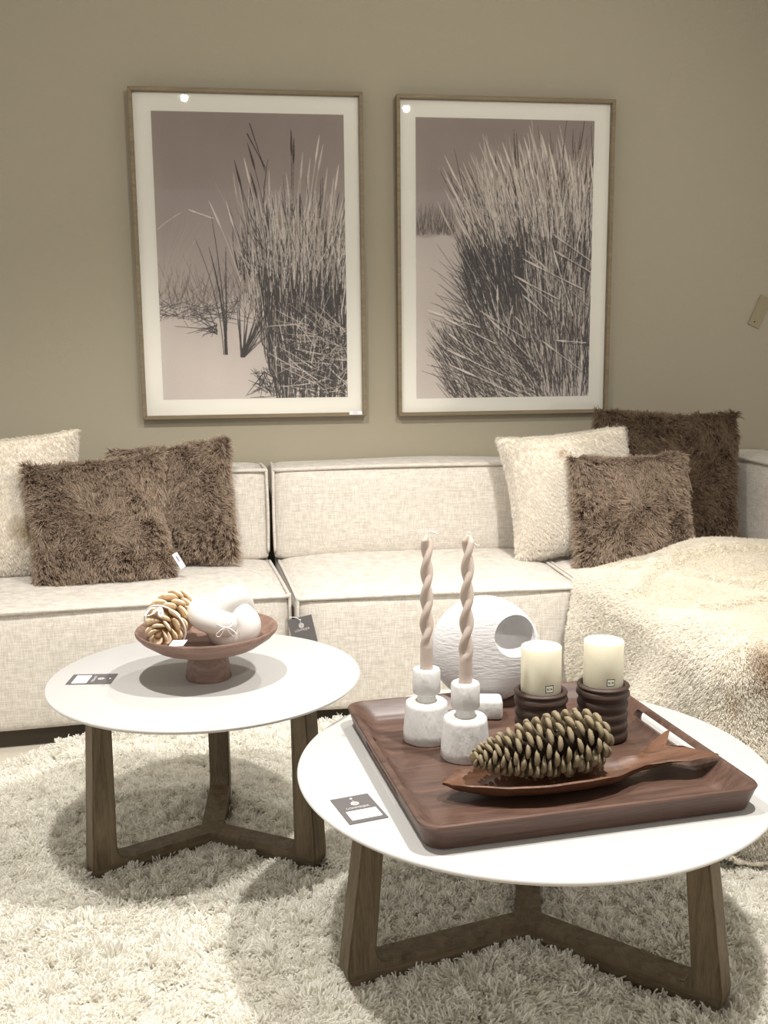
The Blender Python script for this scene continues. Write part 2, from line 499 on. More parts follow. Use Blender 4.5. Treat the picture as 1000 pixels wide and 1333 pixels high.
# ------------------------------------------------------------------ framed prints
def blades_image(name, which):
    Wp, Hp = 800, 1190
    rng = np.random.default_rng(5 + which)
    yy, xx = np.mgrid[0:Hp, 0:Wp]
    u, v = xx / Wp, yy / Hp
    def C(*c): return np.array([lin(k) for k in c])
    sky = C(150, 134, 126)[None, None] * (1 - v)[:, :, None] + C(200, 186, 176)[None, None] * v[:, :, None]
    sand = np.ones((Hp, Wp, 1)) * C(206, 194, 184)
    if which == 0:
        hz = 0.63 + 0.02 * np.sin(u * 9) + 0.10 * np.clip(0.25 - u, 0, 1)
    else:
        hz = 0.405 + 0.03 * np.clip(u - 0.15, 0, 1) * 4 + 0.006 * np.sin(u * 30)
    k = np.clip((v - hz) * 80, 0, 1)[:, :, None]
    img = sky * (1 - k) + sand * k
    lowi = .5 + .2 * np.sin(9 * u + 13 * v) + .2 * np.sin(23 * v - 11 * u + 2) + .1 * np.sin(41 * u + 3 * v)
    img = img * (0.95 + 0.08 * lowi[:, :, None])
    def blade(x0, y0, x1, y1, bend, w, col, a=0.9, head=0.0):
        n = int(max(abs(x1 - x0) * Wp, abs(y1 - y0) * Hp) * 1.3) + 4
        t = np.linspace(0, 1, n)
        mx, my = (x0 + x1) / 2 + bend, (y0 + y1) / 2
        X = ((1 - t) ** 2 * x0 + 2 * t * (1 - t) * mx + t * t * x1) * Wp
        Y = ((1 - t) ** 2 * y0 + 2 * t * (1 - t) * my + t * t * y1) * Hp
        wd = w * (1 - t) ** 0.5 + 0.35
        if head:
            wd = wd * .8 + head * np.clip((t - .66) / .1, 0, 1) * np.clip((1 - t) / .34, 0, 1) ** .7
        R = int(max(1, wd.max() + 1))
        dx = X[-1] - X[0]; dy = Y[-1] - Y[0]; l = math.hypot(dx, dy) + 1e-6
        nx, ny = -dy / l, dx / l
        for k in np.arange(-R, R + 1, 0.7):
            ok = np.abs(k) <= wd
            xi = (X + nx * k)[ok].astype(int); yi = (Y + ny * k)[ok].astype(int)
            s = (xi >= 0) & (xi < Wp) & (yi >= 0) & (yi < Hp)
            sh = 1.0 - 0.22 * (k > 0.3 * wd[ok][s])
            img[yi[s], xi[s]] = img[yi[s], xi[s]] * (1 - a) + (col[None] * sh[:, None] if hasattr(sh, '__len__') else col * sh) * a
    dk = [C(36, 26, 18), C(54, 42, 33), C(86, 71, 60)]
    lt = [C(214, 202, 189), C(194, 179, 165), C(170, 154, 141), C(236, 226, 214)]
    U = rng.uniform
    def field(n, xmin, y0, y1, ang, spread, dk, lt, plight):
        for i in range(n):
            q = y1 - (y1 - y0) * (i / n) ** .9 + rng.normal() * .06      # front strokes last in the upper part
            q = rng.uniform(y0, y1) if rng.random() < .55 else q
            x = rng.uniform(float(xmin(q)), 1.05)
            e = float(xmin(q))
            a = float(ang(x, q)) + rng.normal() * spread
            ln = rng.uniform(.05, .17)
            c = lt[int(rng.uniform(0, 4))] if rng.random() < plight(x, q) else dk[int(rng.uniform(0, 3)) if rng.random() < .5 else 0]
            if q < y0 + .12 and rng.random() < .6: continue
            blade(x, q, x + math.sin(a) * ln, q - math.cos(a) * ln, rng.normal() * .008, rng.uniform(.9, 2.0), c, .85)
    if which == 0:
        for i in range(260):   # far blurred tufts
            x = U(0, .5); y = U(.60, .72)
            blade(x, y, x + U(-.08, .08), y - U(.03, .12), U(-.02, .02), 1.2, dk[2] * 1.25 if U() < .55 else lt[2], 0.55)
        for i in range(16):
            x = U(0, .12); blade(x, .62, x + U(.02, .2), U(.34, .55), -U(.02, .08), 1.5, lt[1], 0.5)
        for i in range(120):   # dry litter on the sand
            x = U(0, .42); y = U(.66, .72)
            blade(x, y, x + U(-.12, .12), y + U(-.03, .04), 0, 1, dk[U() > .5], 0.7)
        field(4200, lambda q: .60 - .20 * np.clip((1 - q) / .5, 0, 1) ** 1.2 + (.10 if q < .5 else 0), .40, 1.02, lambda x, y: (x - .74) * .55 * (1.2 - y) , .16, dk, lt,
              lambda x, y: .18 if (y > .62 and x > .55) else .55 if y > .48 else .8)
        for i in range(170):
            x0 = .46 + .56 * U(); y0 = U(.42, .55)
            blade(x0, y0, x0 + (x0 - .76) * .25 + rng.normal() * .05, y0 - U(.08, .24), rng.normal() * .02, U(.8, 1.6), lt[int(U(0, 4))] if U() < .7 else dk[1], .8, head=2 if U() < .4 else 0)
        for i in range(330):
            x0 = .72 + .36 * U(); y0 = 1.0 - U(0, .27)
            blade(x0, y0, x0 + U(-.22, .12), y0 - U(-.05, .12), rng.normal() * .03, U(1, 2), lt[int(U(0, 4))] if U() < .45 else dk[0], .85)
        tips = [(.42, .16, 0, .66), (.49, .10, 0, .66), (.54, .27, 1, .64), (.47, .15, 1, .62), (.72, .05, 0, .7), (.735, .08, 0, .7), (.69, .20, 1, .68), (.87, .07, 1, .74),
                (.89, .10, 1, .75), (.78, .13, 1, .72), (.82, .15, 1, .74), (.97, .17, 1, .85), (.94, .22, 1, .84), (.28, .30, 1, .56), (.37, .30, 1, .58), (.58, .31, 0, .66), (.63, .26, 1, .69),
                (.60, .19, 1, .6), (.91, .18, 1, .8), (.99, .29, 1, .8), (.66, .3, 1, .7), (.50, .2, 0, .64), (.76, .27, 0, .74), (.85, .3, 1, .8)]
        for (x, y, c, bx) in tips:
            blade(x + (bx - x) * .55, y + .28, x, y, rng.normal() * .012, 1.3, lt[3 if U() < .5 else 0] if c else dk[1], .95, head=5)
        blade(.49, .07, .585, .19, 0, 3, dk[1], .95, head=2); blade(.505, .035, .58, .20, 0, 2.5, dk[1], .9, head=2)
        blade(.30, .36, .17, .33, -.005, 3.5, lt[3], .95, head=2.5); blade(.01, .40, .14, .34, -.02, 3, lt[0], .8, head=2)
        blade(.34, .84, .27, .46, .04, 3.2, dk[0], 1); blade(.345, .84, .36, .46, .0, 2.8, dk[0], 1); blade(.35, .84, .29, .35, .02, 2.2, dk[0], .9); blade(.33, .84, .20, .43, .06, 1.6, dk[1], .9)
        for i in range(26):
            blade(.43 + U(-.01, .01), .85, .43 + U(-.02, .2), U(.62, .80), U(-.02, .02), 2.0, dk[int(U(0, 2))], .95)
        for i in range(14):
            blade(.3, .75 + U(-.02, .02), U(.05, .3), U(.66, .78), 0, 1.5, dk[0], .9)
        for i in range(50):
            x0 = .6 + U(-.08, .05); blade(x0, 1.0 - U(0, .1), x0 - U(0, .1), 1.0 - U(0, .12), 0, 1.4, dk[0], .9)
    else:
        for i in range(200):
            x = U(0, .22); y = U(.38, .41)
            blade(x, y, x + U(-.03, .03), y - U(.02, .1), 0, 1.2, dk[2] if U() < .6 else lt[2], .55)
        field(5200, lambda q: .28 + .12 * np.clip(q - .45, 0, 1) - .14 * np.clip(.42 - q, 0, .2) / .2 * .6 + (.18 if q < .26 else 0) + (.15 if q < .18 else 0) - (.16 if q > .8 else 0), .20, 1.02,
              lambda x, y: -1.0 + 1.15 * x ** .8 - .35 * np.clip(y - .55, 0, 1), .16, dk, lt, lambda x, y: .05 if (.48 < y < .72 and x < .62) else .32 if y > .45 else .7)
        for i in range(240):
            x0 = .38 + .64 * U(); y0 = U(.26, .42)
            a_ = -1.0 + 1.15 * x0 ** .8 + rng.normal() * .15; l_ = U(.08, .22)
            blade(x0, y0, x0 + math.sin(a_) * l_, y0 - math.cos(a_) * l_, rng.normal() * .01, U(.8, 1.6), lt[int(U(0, 4))] if U() < .75 else dk[1], .85, head=2.5 if U() < .5 else 0)
        for i in range(260):   # sprays over the lower left sand
            x0 = U(.3, .75); y0 = U(.86, 1.03)
            blade(x0, y0, x0 - U(.08, .3), y0 - U(.05, .22), U(-.03, .03), U(1, 1.8), dk[int(U(0, 3))] if U() < .7 else lt[0], .85)
        for i in range(60):
            x0 = U(.15, .35); y0 = U(.5, .75)
            blade(x0 + .1, y0 + .05, x0 - U(0, .1), y0 - U(-.02, .08), 0, 1.2, dk[1], .8)
        tips = [(.16, .13), (.17, .205), (.16, .245), (.38, .06), (.40, .10), (.45, .11), (.48, .08), (.57, .07), (.60, .06), (.63, .02), (.655, .06), (.69, .04), (.70, .05), (.74, .08), (.79, .05),
                (.83, .08), (.86, .12), (.98, .13), (.93, .17), (.88, .14), (.26, .15), (.25, .35), (.12, .29), (.36, .15), (.53, .12), (.76, .12), (.67, .1), (.62, .11)]
        for (x, y) in tips:
            bx = .35 + .62 * x + .1; by_ = y + U(.24, .32); bx = x + (bx - x) * .6
            blade(bx, by_, x, y, .01 - .03 * (1 - x), 1.3, lt[3 if U() < .5 else 0], .95, head=5)
        for (x0, y0, x1, y1) in ((1.0, .50, .77, .40), (1.0, .54, .78, .46), (.95, .60, .60, .49), (.98, .66, .61, .455), (.80, .66, .59, .56), (.78, .72, .60, .62), (.84, .76, .575, .57), (.9, .70, .77, .44),
                                 (.47, .78, .46, .585), (.62, .78, .36, .68), (.66, .86, .40, .70), (.43, .82, .27, .64), (.36, .74, .06, .675), (.45, .80, .15, .70), (.34, .84, .18, .76), (.50, .92, .17, .82),
                                 (.98, .80, .80, .79), (.7, .95, .52, .84), (.95, .9, .72, .79), (.6, 1.0, .2, .88), (.95, 1.0, .96, .83), (.82, .64, .55, .55), (.72, .8, .56, .70), (.86, .62, .70, .50), (.88, .70, .72, .55), (.75, .70, .63, .585), (.52, .77, .55, .66), (.33, .80, .25, .70)):
            blade(x0, y0, x1, y1, U(-.01, .01), 2.2, lt[3 if U() < .6 else 0], .95, head=5)
            blade(x0 + .01, y0 + .008, x1 + .01, y1 + .012, 0, 2, dk[0], .6)
    img *= 1 + rng.normal(size=(Hp, Wp, 1)) * 0.035
    img = img[::-1]
    img = img.reshape(Hp // 2, 2, Wp // 2, 2, 3).mean(axis=(1, 3))
    im = bpy.data.images.new(name, Wp // 2, Hp // 2, float_buffer=False)
    im.colorspace_settings.name = 'sRGB'
    s = np.clip(img, 0, 1)
    s = np.where(s <= 0.0031308, s * 12.92, 1.055 * s ** (1 / 2.4) - 0.055)
    px = np.ones((Hp // 2, Wp // 2, 4), np.float32); px[:, :, :3] = s
    im.pixels.foreach_set(px.ravel()); im.update(); im.pack()
    m = bpy.data.materials.new(name)
    m.use_nodes = True
    N, L = m.node_tree.nodes, m.node_tree.links
    t = N.new('ShaderNodeTexImage'); t.image = im
    ex = N.new('ShaderNodeBrightContrast'); ex.inputs['Bright'].default_value = 0.03
    L.new(t.outputs[0], ex.inputs[0]); L.new(ex.outputs[0], N['Principled BSDF'].inputs['Base Color'])
    N['Principled BSDF'].inputs['Roughness'].default_value = 0.85
    return m

def quad(name, x0, z0, x1, z1, y, m, parent):
    me = bpy.data.meshes.new(name)
    me.from_pydata([(x0, y, z0), (x1, y, z0), (x1, y, z1), (x0, y, z1)], [], [(0, 1, 2, 3)])
    uv = me.uv_layers.new(name='uv')
    for i, c in enumerate(((0, 0), (1, 0), (1, 1), (0, 1))):
        uv.data[i].uv = c
    me.materials.append(m)
    return link(name, me, parent)

def picture(label, x, z, w, h, marg, m, group, sticker=False):
    """x, z: lower left of the visible mat; the frame leans off the wall at its top"""
    t = thing('framed_print', label, 'framed picture', (x, WALL_Y - 0.002, z), (math.radians(0.4), 0, 0), group)
    fwd, D = 0.013, 0.042
    def rail(pts):
        bm = bmesh.new()
        vs = []
        for yy in (0.0, -D):
            vs.append([bm.verts.new((px, yy, pz)) for px, pz in pts])
        n = len(pts)
        bm.faces.new(vs[0]); bm.faces.new(vs[1])
        for i in range(n):
            bm.faces.new((vs[0][i], vs[0][(i + 1) % n], vs[1][(i + 1) % n], vs[1][i]))
        bmesh.ops.recalc_face_normals(bm, faces=bm.faces)
        bmesh.ops.bevel(bm, geom=bm.edges[:], offset=0.0012, segments=1, affect='EDGES')
        return bm
    a = fwd
    for pts in (((-a, -a), (w + a, -a), (w, 0), (0, 0)), ((-a, h + a), (0, h), (w, h), (w + a, h + a)),
                ((-a, -a), (0, 0), (0, h), (-a, h + a)), ((w + a, -a), (w + a, h + a), (w, h), (w, 0))):
        r = from_bm('frame_rail', rail(pts), M['framewood'], t, smooth=False)
    from_bm('backing_board', bm_box(w + 0.01, 0.004, h + 0.01, (w / 2, -0.006, h / 2)), M['plinth'], t, smooth=False)
    quad('mat_board', 0, 0, w, h, -0.016, M['mat'], t)
    l, r, b, tp = marg
    quad('print', l, b, w - r, h - tp, -0.0166, m, t)
    quad('glass', 0, 0, w, h, -0.026, M['glass'], t)
    if sticker:
        s = from_bm('price_sticker', bm_box(0.048, 0.001, 0.013, (w - 0.028, -D - 0.0012, -0.001)), M['paper'], t, smooth=False)
        for k in range(2):
            from_bm('printed_line', bm_box(0.02, 0.0004, 0.0012, (w - 0.03, -D - 0.002, -0.003 + k * 0.005)), M['ink'], s, smooth=False)
    return t

picture('left framed dune grass print with small price sticker in its corner', -0.367, 0.932, 0.800, 1.135, (0.062, 0.055, 0.058, 0.062),
        blades_image('dune_grass_print_tall', 0), 'framed beach grass prints on the wall', True)
picture('right framed print, dune grass leaning left over pale sand', 0.582, 0.928, 0.800, 1.135, (0.060, 0.060, 0.052, 0.060),
        blades_image('dune_grass_print_leaning', 1), 'framed beach grass prints on the wall')

# olive card at the right of the wall
cardm = bm_box(0.052, 0.002, 0.125, (0, 0, 0), 0.0004, 1)
t = from_bm('wall_card', cardm, M['olive'], None, (2.028, WALL_Y - 0.004, 1.30), (0, math.radians(24), 0), smooth=False)
tag(t, 'small olive card taped to the wall at the far right edge', 'card')
V, F = lathe([(0.003, -0.0004), (0.003, 0.0004)], 12)
mesh('punched_hole', V, F, M['black_ink'], t, (-0.004, -0.0014, -0.045), (math.pi / 2, 0, 0))

# ------------------------------------------------------------------ sofa
def puffed(w, d, h, top=0.0, front=0.0, bev=0.02, sides=0.0, sag=0.0, seed=0):
    """upholstered block, origin at its lower front left corner"""
    nx, ny, nz = 36, 28, 16
    bm = bm_box(w, d, h, (w / 2, d / 2, h / 2), 0)
    bmesh.ops.subdivide_edges(bm, edges=bm.edges[:], cuts=23, use_grid_fill=True)
    r = random.Random(seed)
    ph = [r.random() * 6.28 for _ in range(4)]
    for v in bm.verts:
        x, y, z = v.co
        u, s, q = 2 * x / w - 1, 2 * y / d - 1, 2 * z / h - 1
        # rounded edges
        bx, by, bz = bev, bev, bev
        px = Vector((max(abs(u) * w / 2 - (w / 2 - bx), 0), max(abs(s) * d / 2 - (d / 2 - by), 0), max(abs(q) * h / 2 - (h / 2 - bz), 0)))
        if px.length > 1e-6:
            pn = px.normalized() * min(px.length, bev) if px.length > bev else px
            core = Vector((min(abs(u) * w / 2, w / 2 - bx), min(abs(s) * d / 2, d / 2 - by), min(abs(q) * h / 2, h / 2 - bz)))
            c = core + pn
            x = w / 2 + math.copysign(c.x, u if u else 1); y = d / 2 + math.copysign(c.y, s if s else 1); z = h / 2 + math.copysign(c.z, q if q else 1)
        wob = 0.0025 * math.sin(9 * x + ph[0]) * math.sin(11 * y + 7 * z + ph[1])
        if q > 0.99: z += top * (1 - u ** 4) * (1 - s ** 4) + wob
        if s < -0.99: y -= front * (1 - u ** 4) * (1 - q ** 4) + wob
        if abs(u) > .99: x += math.copysign(sides, u) * (1 - s ** 4) * (1 - q ** 4)
        v.co = (x, y, z)
    return bm

def module(label, loc, rz, w=0.9, d=0.845, backd=0.25, back='back', ch=0.42, seed=0, skew=0.0):
    t = thing('sofa_module', label, 'sofa', loc, (0, 0, rz), 'cream linen modular sofa')
    from_bm('plinth', bm_box(w - 0.08, d - 0.08, 0.07, (w / 2, d / 2, 0.035), 0.002, 1), M['plinth'], t, smooth=False)
    from_bm('seat', puffed(w, d, ch - 0.06, 0.022, 0.010, 0.014, seed=seed), M['linen'], t, (0, 0, 0.06), sharp=None)
    if skew:
        for v in t.children[-1].data.vertices:
            v.co.x -= skew * (v.co.y / d) * (1 - v.co.x / w)
    def pipe(parent_t, pts, r=0.0055):
        V, F = tube(catmull(pts, 6), r, 8)
        mesh('piping', V, F, M['linen'], parent_t)
    e = 0.003
    zt = ch - 0.002
    pipe(t, [(e, -e, 0.09), (e, -e, zt - 0.02), (e + .004, -e, zt)], 0.005)
    pipe(t, [(w - e, -e, 0.09), (w - e, -e, zt - 0.02), (w - e - .004, -e, zt)], 0.005)
    pipe(t, [(e, -e, zt), (w * .25, -e - 0.006, zt + 0.003), (w * .5, -e - 0.007, zt + .004), (w * .75, -e - 0.006, zt + .003), (w - e, -e, zt)], 0.0065)
    pipe(t, [(e, -e, zt), (e - skew * .3, d * .3, zt + .002), (e - skew * .7, d * .7, zt)], 0.0055)
    pipe(t, [(w - e, -e, zt), (w - e, d * .3, zt + .002), (w - e, d * .7, zt)], 0.0055)
    def backrest(bw, bloc, brz):
        h = 0.328
        b = from_bm('backrest', puffed(bw, backd, h, 0.012, 0.022, 0.016, seed=seed + 9), M['linen'], t, bloc, (0, 0, brz), sharp=None)
        zz = h - 0.004
        pipe(b, [(e, -e, 0.03), (e - .002, -e - .004, h * .5), (e, -e, zz)], 0.0055)
        pipe(b, [(bw - e, -e, 0.03), (bw - e + .002, -e - .004, h * .5), (bw - e, -e, zz)], 0.0055)
        pipe(b, [(e, -e, zz), (bw * .25, -e - 0.004, zz + 0.004), (bw * .5, -e - .005, zz + .006), (bw * .75, -e - .004, zz + .004), (bw - e, -e, zz)], 0.007)
        pipe(b, [(e, -e, zz), (e, backd * .5, zz + .004), (e, backd - .01, zz)], 0.0055)
        pipe(b, [(bw - e, -e, zz), (bw - e, backd * .5, zz + .004), (bw - e, backd - .01, zz)], 0.0055)
    if 'back' in back:
        backrest(w - 0.006 + skew - (backd if 'side' in back else 0), (0.003 - skew, d - backd, ch + 0.002), 0)
    if 'side' in back:
        backrest(d - 0.004, (w - backd, d, ch + 0.002), -math.pi / 2)
    return t

a5 = math.radians(5.0)
module('left sofa module of cream linen, one cream and two brown cushions leaning on its back', (0.114 - 1.25 * math.cos(a5), 2.995 - 1.25 * math.sin(a5), 0), a5, 1.25, 0.785, 0.23, seed=1)
module('middle cream linen sofa module with an empty seat, between the cushion groups', (0.130, 2.945, 0), 0, 0.898, 0.845, seed=2, skew=0.052)
module('corner sofa module of cream linen at the right, shaggy brown cushions stacked in its corner', (1.038, 2.945, 0), 0, 1.04, 0.845, back='back side', seed=3)
module('front right sofa module hidden beneath the cream fur throw', (1.042, 1.985, 0), 0, 1.036, 0.95, back='side', seed=4)

# ------------------------------------------------------------------ cushions
def cushion(name, label, px, sz, rot, base, fur, flen, frad, n, group, comb=(0, 0, -0.3), clump=None, seed=1, thick=0.15, namp=.6, nscale=14, jit=.3, curl=.3):
    w, h = sz
    t = thing(name, label, 'cushion', px, rot, group)
    n1 = 28
    V, F = [], []
    rr = random.Random(seed)
    ph = [rr.random() * 6.28 for _ in range(6)]
    for side in (1, -1):
        for j in range(n1 + 1):
            for i in range(n1 + 1):
                u, v = 2 * i / n1 - 1, 2 * j / n1 - 1
                pin = 1 - 0.085 * (1 - v * v); pin2 = 1 - 0.085 * (1 - u * u)
                x = u * w / 2 * pin; z = v * h / 2 * pin2
                th = thick / 2 * ((1 - u ** 2) * (1 - v ** 2)) ** 0.42
                th += 0.006 * math.sin(5 * u + ph[0]) * math.sin(4 * v + ph[1]) * (1 - u * u) * (1 - v * v)
                V.append((x, -side * th, z))
    o = (n1 + 1) ** 2
    for s in (0, 1):
        for j in range(n1):
            for i in range(n1):
                a = s * o + j * (n1 + 1) + i
                q = (a, a + 1, a + n1 + 2, a + n1 + 1)
                F.append(q if s == 0 else q[::-1])
    ob = mesh('cover', V, F, base, t)
    bm = bmesh.new(); bm.from_mesh(ob.data)
    bmesh.ops.remove_doubles(bm, verts=bm.verts, dist=1e-4)
    bmesh.ops.recalc_face_normals(bm, faces=bm.faces)
    if sum(f.normal.y * f.calc_area() for f in bm.faces if f.calc_center_median().y < 0) > 0:
        bmesh.ops.reverse_faces(bm, faces=bm.faces)
    bm.to_mesh(ob.data); bm.free()
    ob.data.polygons.foreach_set('use_smooth', [True] * len(ob.data.polygons))
    rng = np.random.default_rng(seed)
    P, Nn = tri_sample(ob.data, n, rng, keep=lambda c: np.where(c[:, 1] < 0.02, 1.0, 0.12))
    Nn = Nn * np.array([.55, 1, .55]); Nn /= np.linalg.norm(Nn, axis=1)[:, None] + 1e-9
    strands('fur', t, P, Nn, flen, frad, fur, comb, namp, nscale, jit, curl, 4, clump, seed)
    return t

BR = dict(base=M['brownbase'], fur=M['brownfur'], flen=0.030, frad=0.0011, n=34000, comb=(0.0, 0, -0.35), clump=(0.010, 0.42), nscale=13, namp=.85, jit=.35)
R = math.radians
g1, g2 = 'shaggy brown cushions', 'cream fur cushions'
cream1 = hair_mat('cream_fur_left', rgb(225, 218, 206), rgb(240, 234, 224), 0.06, 0.7, 0.3, patches=(rgb(190, 172, 140), [(0.10, -0.09, -0.10, 0.06)]))
cream2 = hair_mat('cream_fur_right', rgb(225, 218, 206), rgb(240, 234, 224), 0.06, 0.7, 0.3, patches=(rgb(176, 152, 124), [(-0.04, -0.06, 0.13, 0.03), (0.0, -0.07, 0.10, 0.02)]))
CR = dict(base=M['creambase'], flen=0.013, frad=0.0008, n=60000, comb=(0.3, 0, -1.3), clump=(0.010, 0.12), nscale=7, namp=.45, jit=.3)
cushion('cushion', 'cream fur cushion at the left edge behind the shaggy brown one', (-0.83, 3.40, 0.655), (0.56, 0.50), (R(-16), R(-3), R(4)), fur=cream1, group=g2, seed=21, thick=.17, **CR)
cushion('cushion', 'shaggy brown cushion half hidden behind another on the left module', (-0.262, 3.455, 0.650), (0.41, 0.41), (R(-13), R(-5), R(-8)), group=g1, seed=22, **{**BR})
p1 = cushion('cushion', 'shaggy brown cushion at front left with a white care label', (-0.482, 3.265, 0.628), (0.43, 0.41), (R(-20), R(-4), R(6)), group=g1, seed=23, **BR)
cushion('cushion', 'large brown shaggy cushion at the back of the right corner, fur darkened for shade', (1.50, 3.43, 0.680), (0.525, 0.52), (R(-12), R(2), R(-6)), group=g1, seed=24, **{**BR, 'n': 44000, 'fur': M['shadedfur']})
cushion('cushion', 'cream fur cushion with brown flecks leaning between backrest and brown cushions', (1.132, 3.385, 0.658), (0.49, 0.45), (R(-15), R(-5), R(3)), fur=cream2, group=g2, seed=25, thick=.17, **CR)
cushion('cushion', 'shaggy brown cushion in front on the right, beside the throw', (1.290, 3.23, 0.612), (0.40, 0.385), (R(-18), R(-1), R(-5)), group=g1, seed=26, **BR)
# care label
lb = from_bm('care_label', bm_box(0.018, 0.002, 0.056, (0, 0, 0), 0.0005, 1), M['paper'], p1, (0.232, -0.052, -0.170), (R(25), R(-26), 0), smooth=False)
from_bm('printed_mark', bm_box(0.006, 0.0006, 0.02, (0, -0.0014, 0.008)), M['ink'], lb, smooth=False)

# ------------------------------------------------------------------ fur throw
def build_throw():
    t = thing('fur_throw', 'large cream fur throw draped over the right sofa module and down to the rug', 'throw', (0, 0, 0))
    nu, nv = 120, 150
    sx = np.linspace(-0.52, 1.06, nu)    # cloth coordinate across, 0 at the left seat edge
    sy = np.linspace(-0.52, 1.12, nv)    # 0 at the near seat edge
    X, Y = np.meshgrid(sx, sy)
    EX, EY = 1.045, 2.02                 # seat edges
    far = 1.03 + 0.06 * np.sin(X * 5.0) + 0.09 * np.clip(X - 0.15, 0, .5) - 0.10 * np.clip(0.22 - X, 0, 1) * 3.2
    Yc = np.where(Y > 0, Y / 1.12 * far, Y)
    dx = np.minimum(X, 0); dy = np.minimum(Yc, 0)
    s = np.hypot(dx, dy)                 # how far over the edge
    top = 0.452
    px = EX + np.maximum(X, 0); py = EY + np.maximum(Yc, 0)
    nxv = np.where(s > 1e-6, dx / (s + 1e-9), 0); nyv = np.where(s > 1e-6, dy / (s + 1e-9), 0)
    # roll over the edge, hang, then spread on the floor
    r = 0.05
    hang = 0.372
    th = np.clip(s / r, 0, math.pi / 2)
    out = r * np.sin(th) + np.clip(s - r * math.pi / 2, 0, hang) * 0.20
    dn = r * (1 - np.cos(th)) + np.clip(s - r * math.pi / 2, 0, hang) * 0.93
    rest = np.maximum(s - r * math.pi / 2 - hang, 0)
    out = out + rest * 0.95
    ang = np.arctan2(nyv, nxv)
    fold = np.sin(9 * (X + Yc * 1.1) + 2 * np.sin(3 * Yc)) * 0.028 * np.clip(s / 0.3, 0, 1)
    px = px + nxv * (out + fold); py = py + nyv * (out + fold)
    pz = top - dn
    # lumps and folds on top
    w = np.clip(1 - s / 0.12, 0, 1)
    lump = (0.018 * np.sin(6.2 * X + 3.0 * Yc + 1) + 0.014 * np.sin(11 * Yc - 5 * X) + 0.010 * np.sin(15 * X + 9 * Yc)
            + 0.045 * np.exp(-(((X - 0.42) / 0.28) ** 2 + ((Yc - 1.0) / 0.13) ** 2)) + 0.03 * np.exp(-(((X - 0.25) / 0.25) ** 2 + ((Yc - 0.62) / 0.2) ** 2))
            + 0.035 * np.exp(-(((X - 0.7) / 0.25) ** 2 + ((Yc - .75) / 0.15) ** 2)))
    ridge = 0
    for (x0, y0, x1, y1, hh, ww) in ((0.05, 0.75, 0.6, 0.55, .014, .02), (0.1, 0.35, 0.7, 0.45, .012, .02), (0.3, 0.9, 0.9, 0.8, .012, .02), (.0, .55, .3, .95, .010, .02)):
        ex, ey = x1 - x0, y1 - y0; l2 = ex * ex + ey * ey
        tt = np.clip(((X - x0) * ex + (Yc - y0) * ey) / l2, 0, 1)
        dd = np.hypot(X - x0 - tt * ex, Yc - y0 - tt * ey)
        ridge = ridge + 1.7 * hh * np.exp(-(dd / ww) ** 2)
    pz = pz + (lump + 0.03 + ridge) * w
    pz = pz + 0.012 * np.sin(13 * X + 4 * Yc) * (1 - w)
    pz = np.maximum(pz, 0.055 + 0.012 * np.sin(8 * X) * np.sin(7 * Yc))
    # side back keeps the throw at x < 1.83
    over = np.maximum(px - 1.80, 0)
    px = px - over * 0.85; pz = pz + over * 0.5
    # far hem lies down on the seat
    kk = np.clip((Y - 1.00) / 0.12, 0, 1) ** 2
    pz = pz * (1 - kk) + (0.465 + 0.006 * np.sin(9 * X)) * kk * (s < 1e-6) + pz * kk * (s >= 1e-6)
    V = np.stack([px, py, pz], -1).reshape(-1, 3)
    F = []
    for j in range(nv - 1):
        for i in range(nu - 1):
            a = j * nu + i
            if s[j, i] > 0.475 + 0.02 * math.sin(7 * (X[j, i] + Yc[j, i])): continue
            F.append((a, a + 1, a + nu + 1, a + nu))
    ob = mesh('hide', V, F, M['throwbase'], t)
    sol = ob.modifiers.new('thickness', 'SOLIDIFY'); sol.thickness = 0.008; sol.offset = -1
    m = hair_mat('cream_throw_fur', rgb(236, 230, 218), rgb(246, 242, 233), 0.05, 0.75, 0.35,
                 patches=(rgb(190, 168, 140), [(1.12, 1.97, .45, .07), (1.03, 1.93, .38, .05)]))
    rng = np.random.default_rng(31)
    P, Nn = tri_sample(ob.data, 330000, rng, keep=lambda c: np.where(c[:, 0] < 1.75, 1.0, 0.15))
    strands('fur', t, P, Nn, 0.016, 0.00085, m, (-0.9, -1.3, -0.2), 0.45, 5, 0.30, 0.2, 3, (0.012, 0.15), 31, gravity=.1)
build_throw()

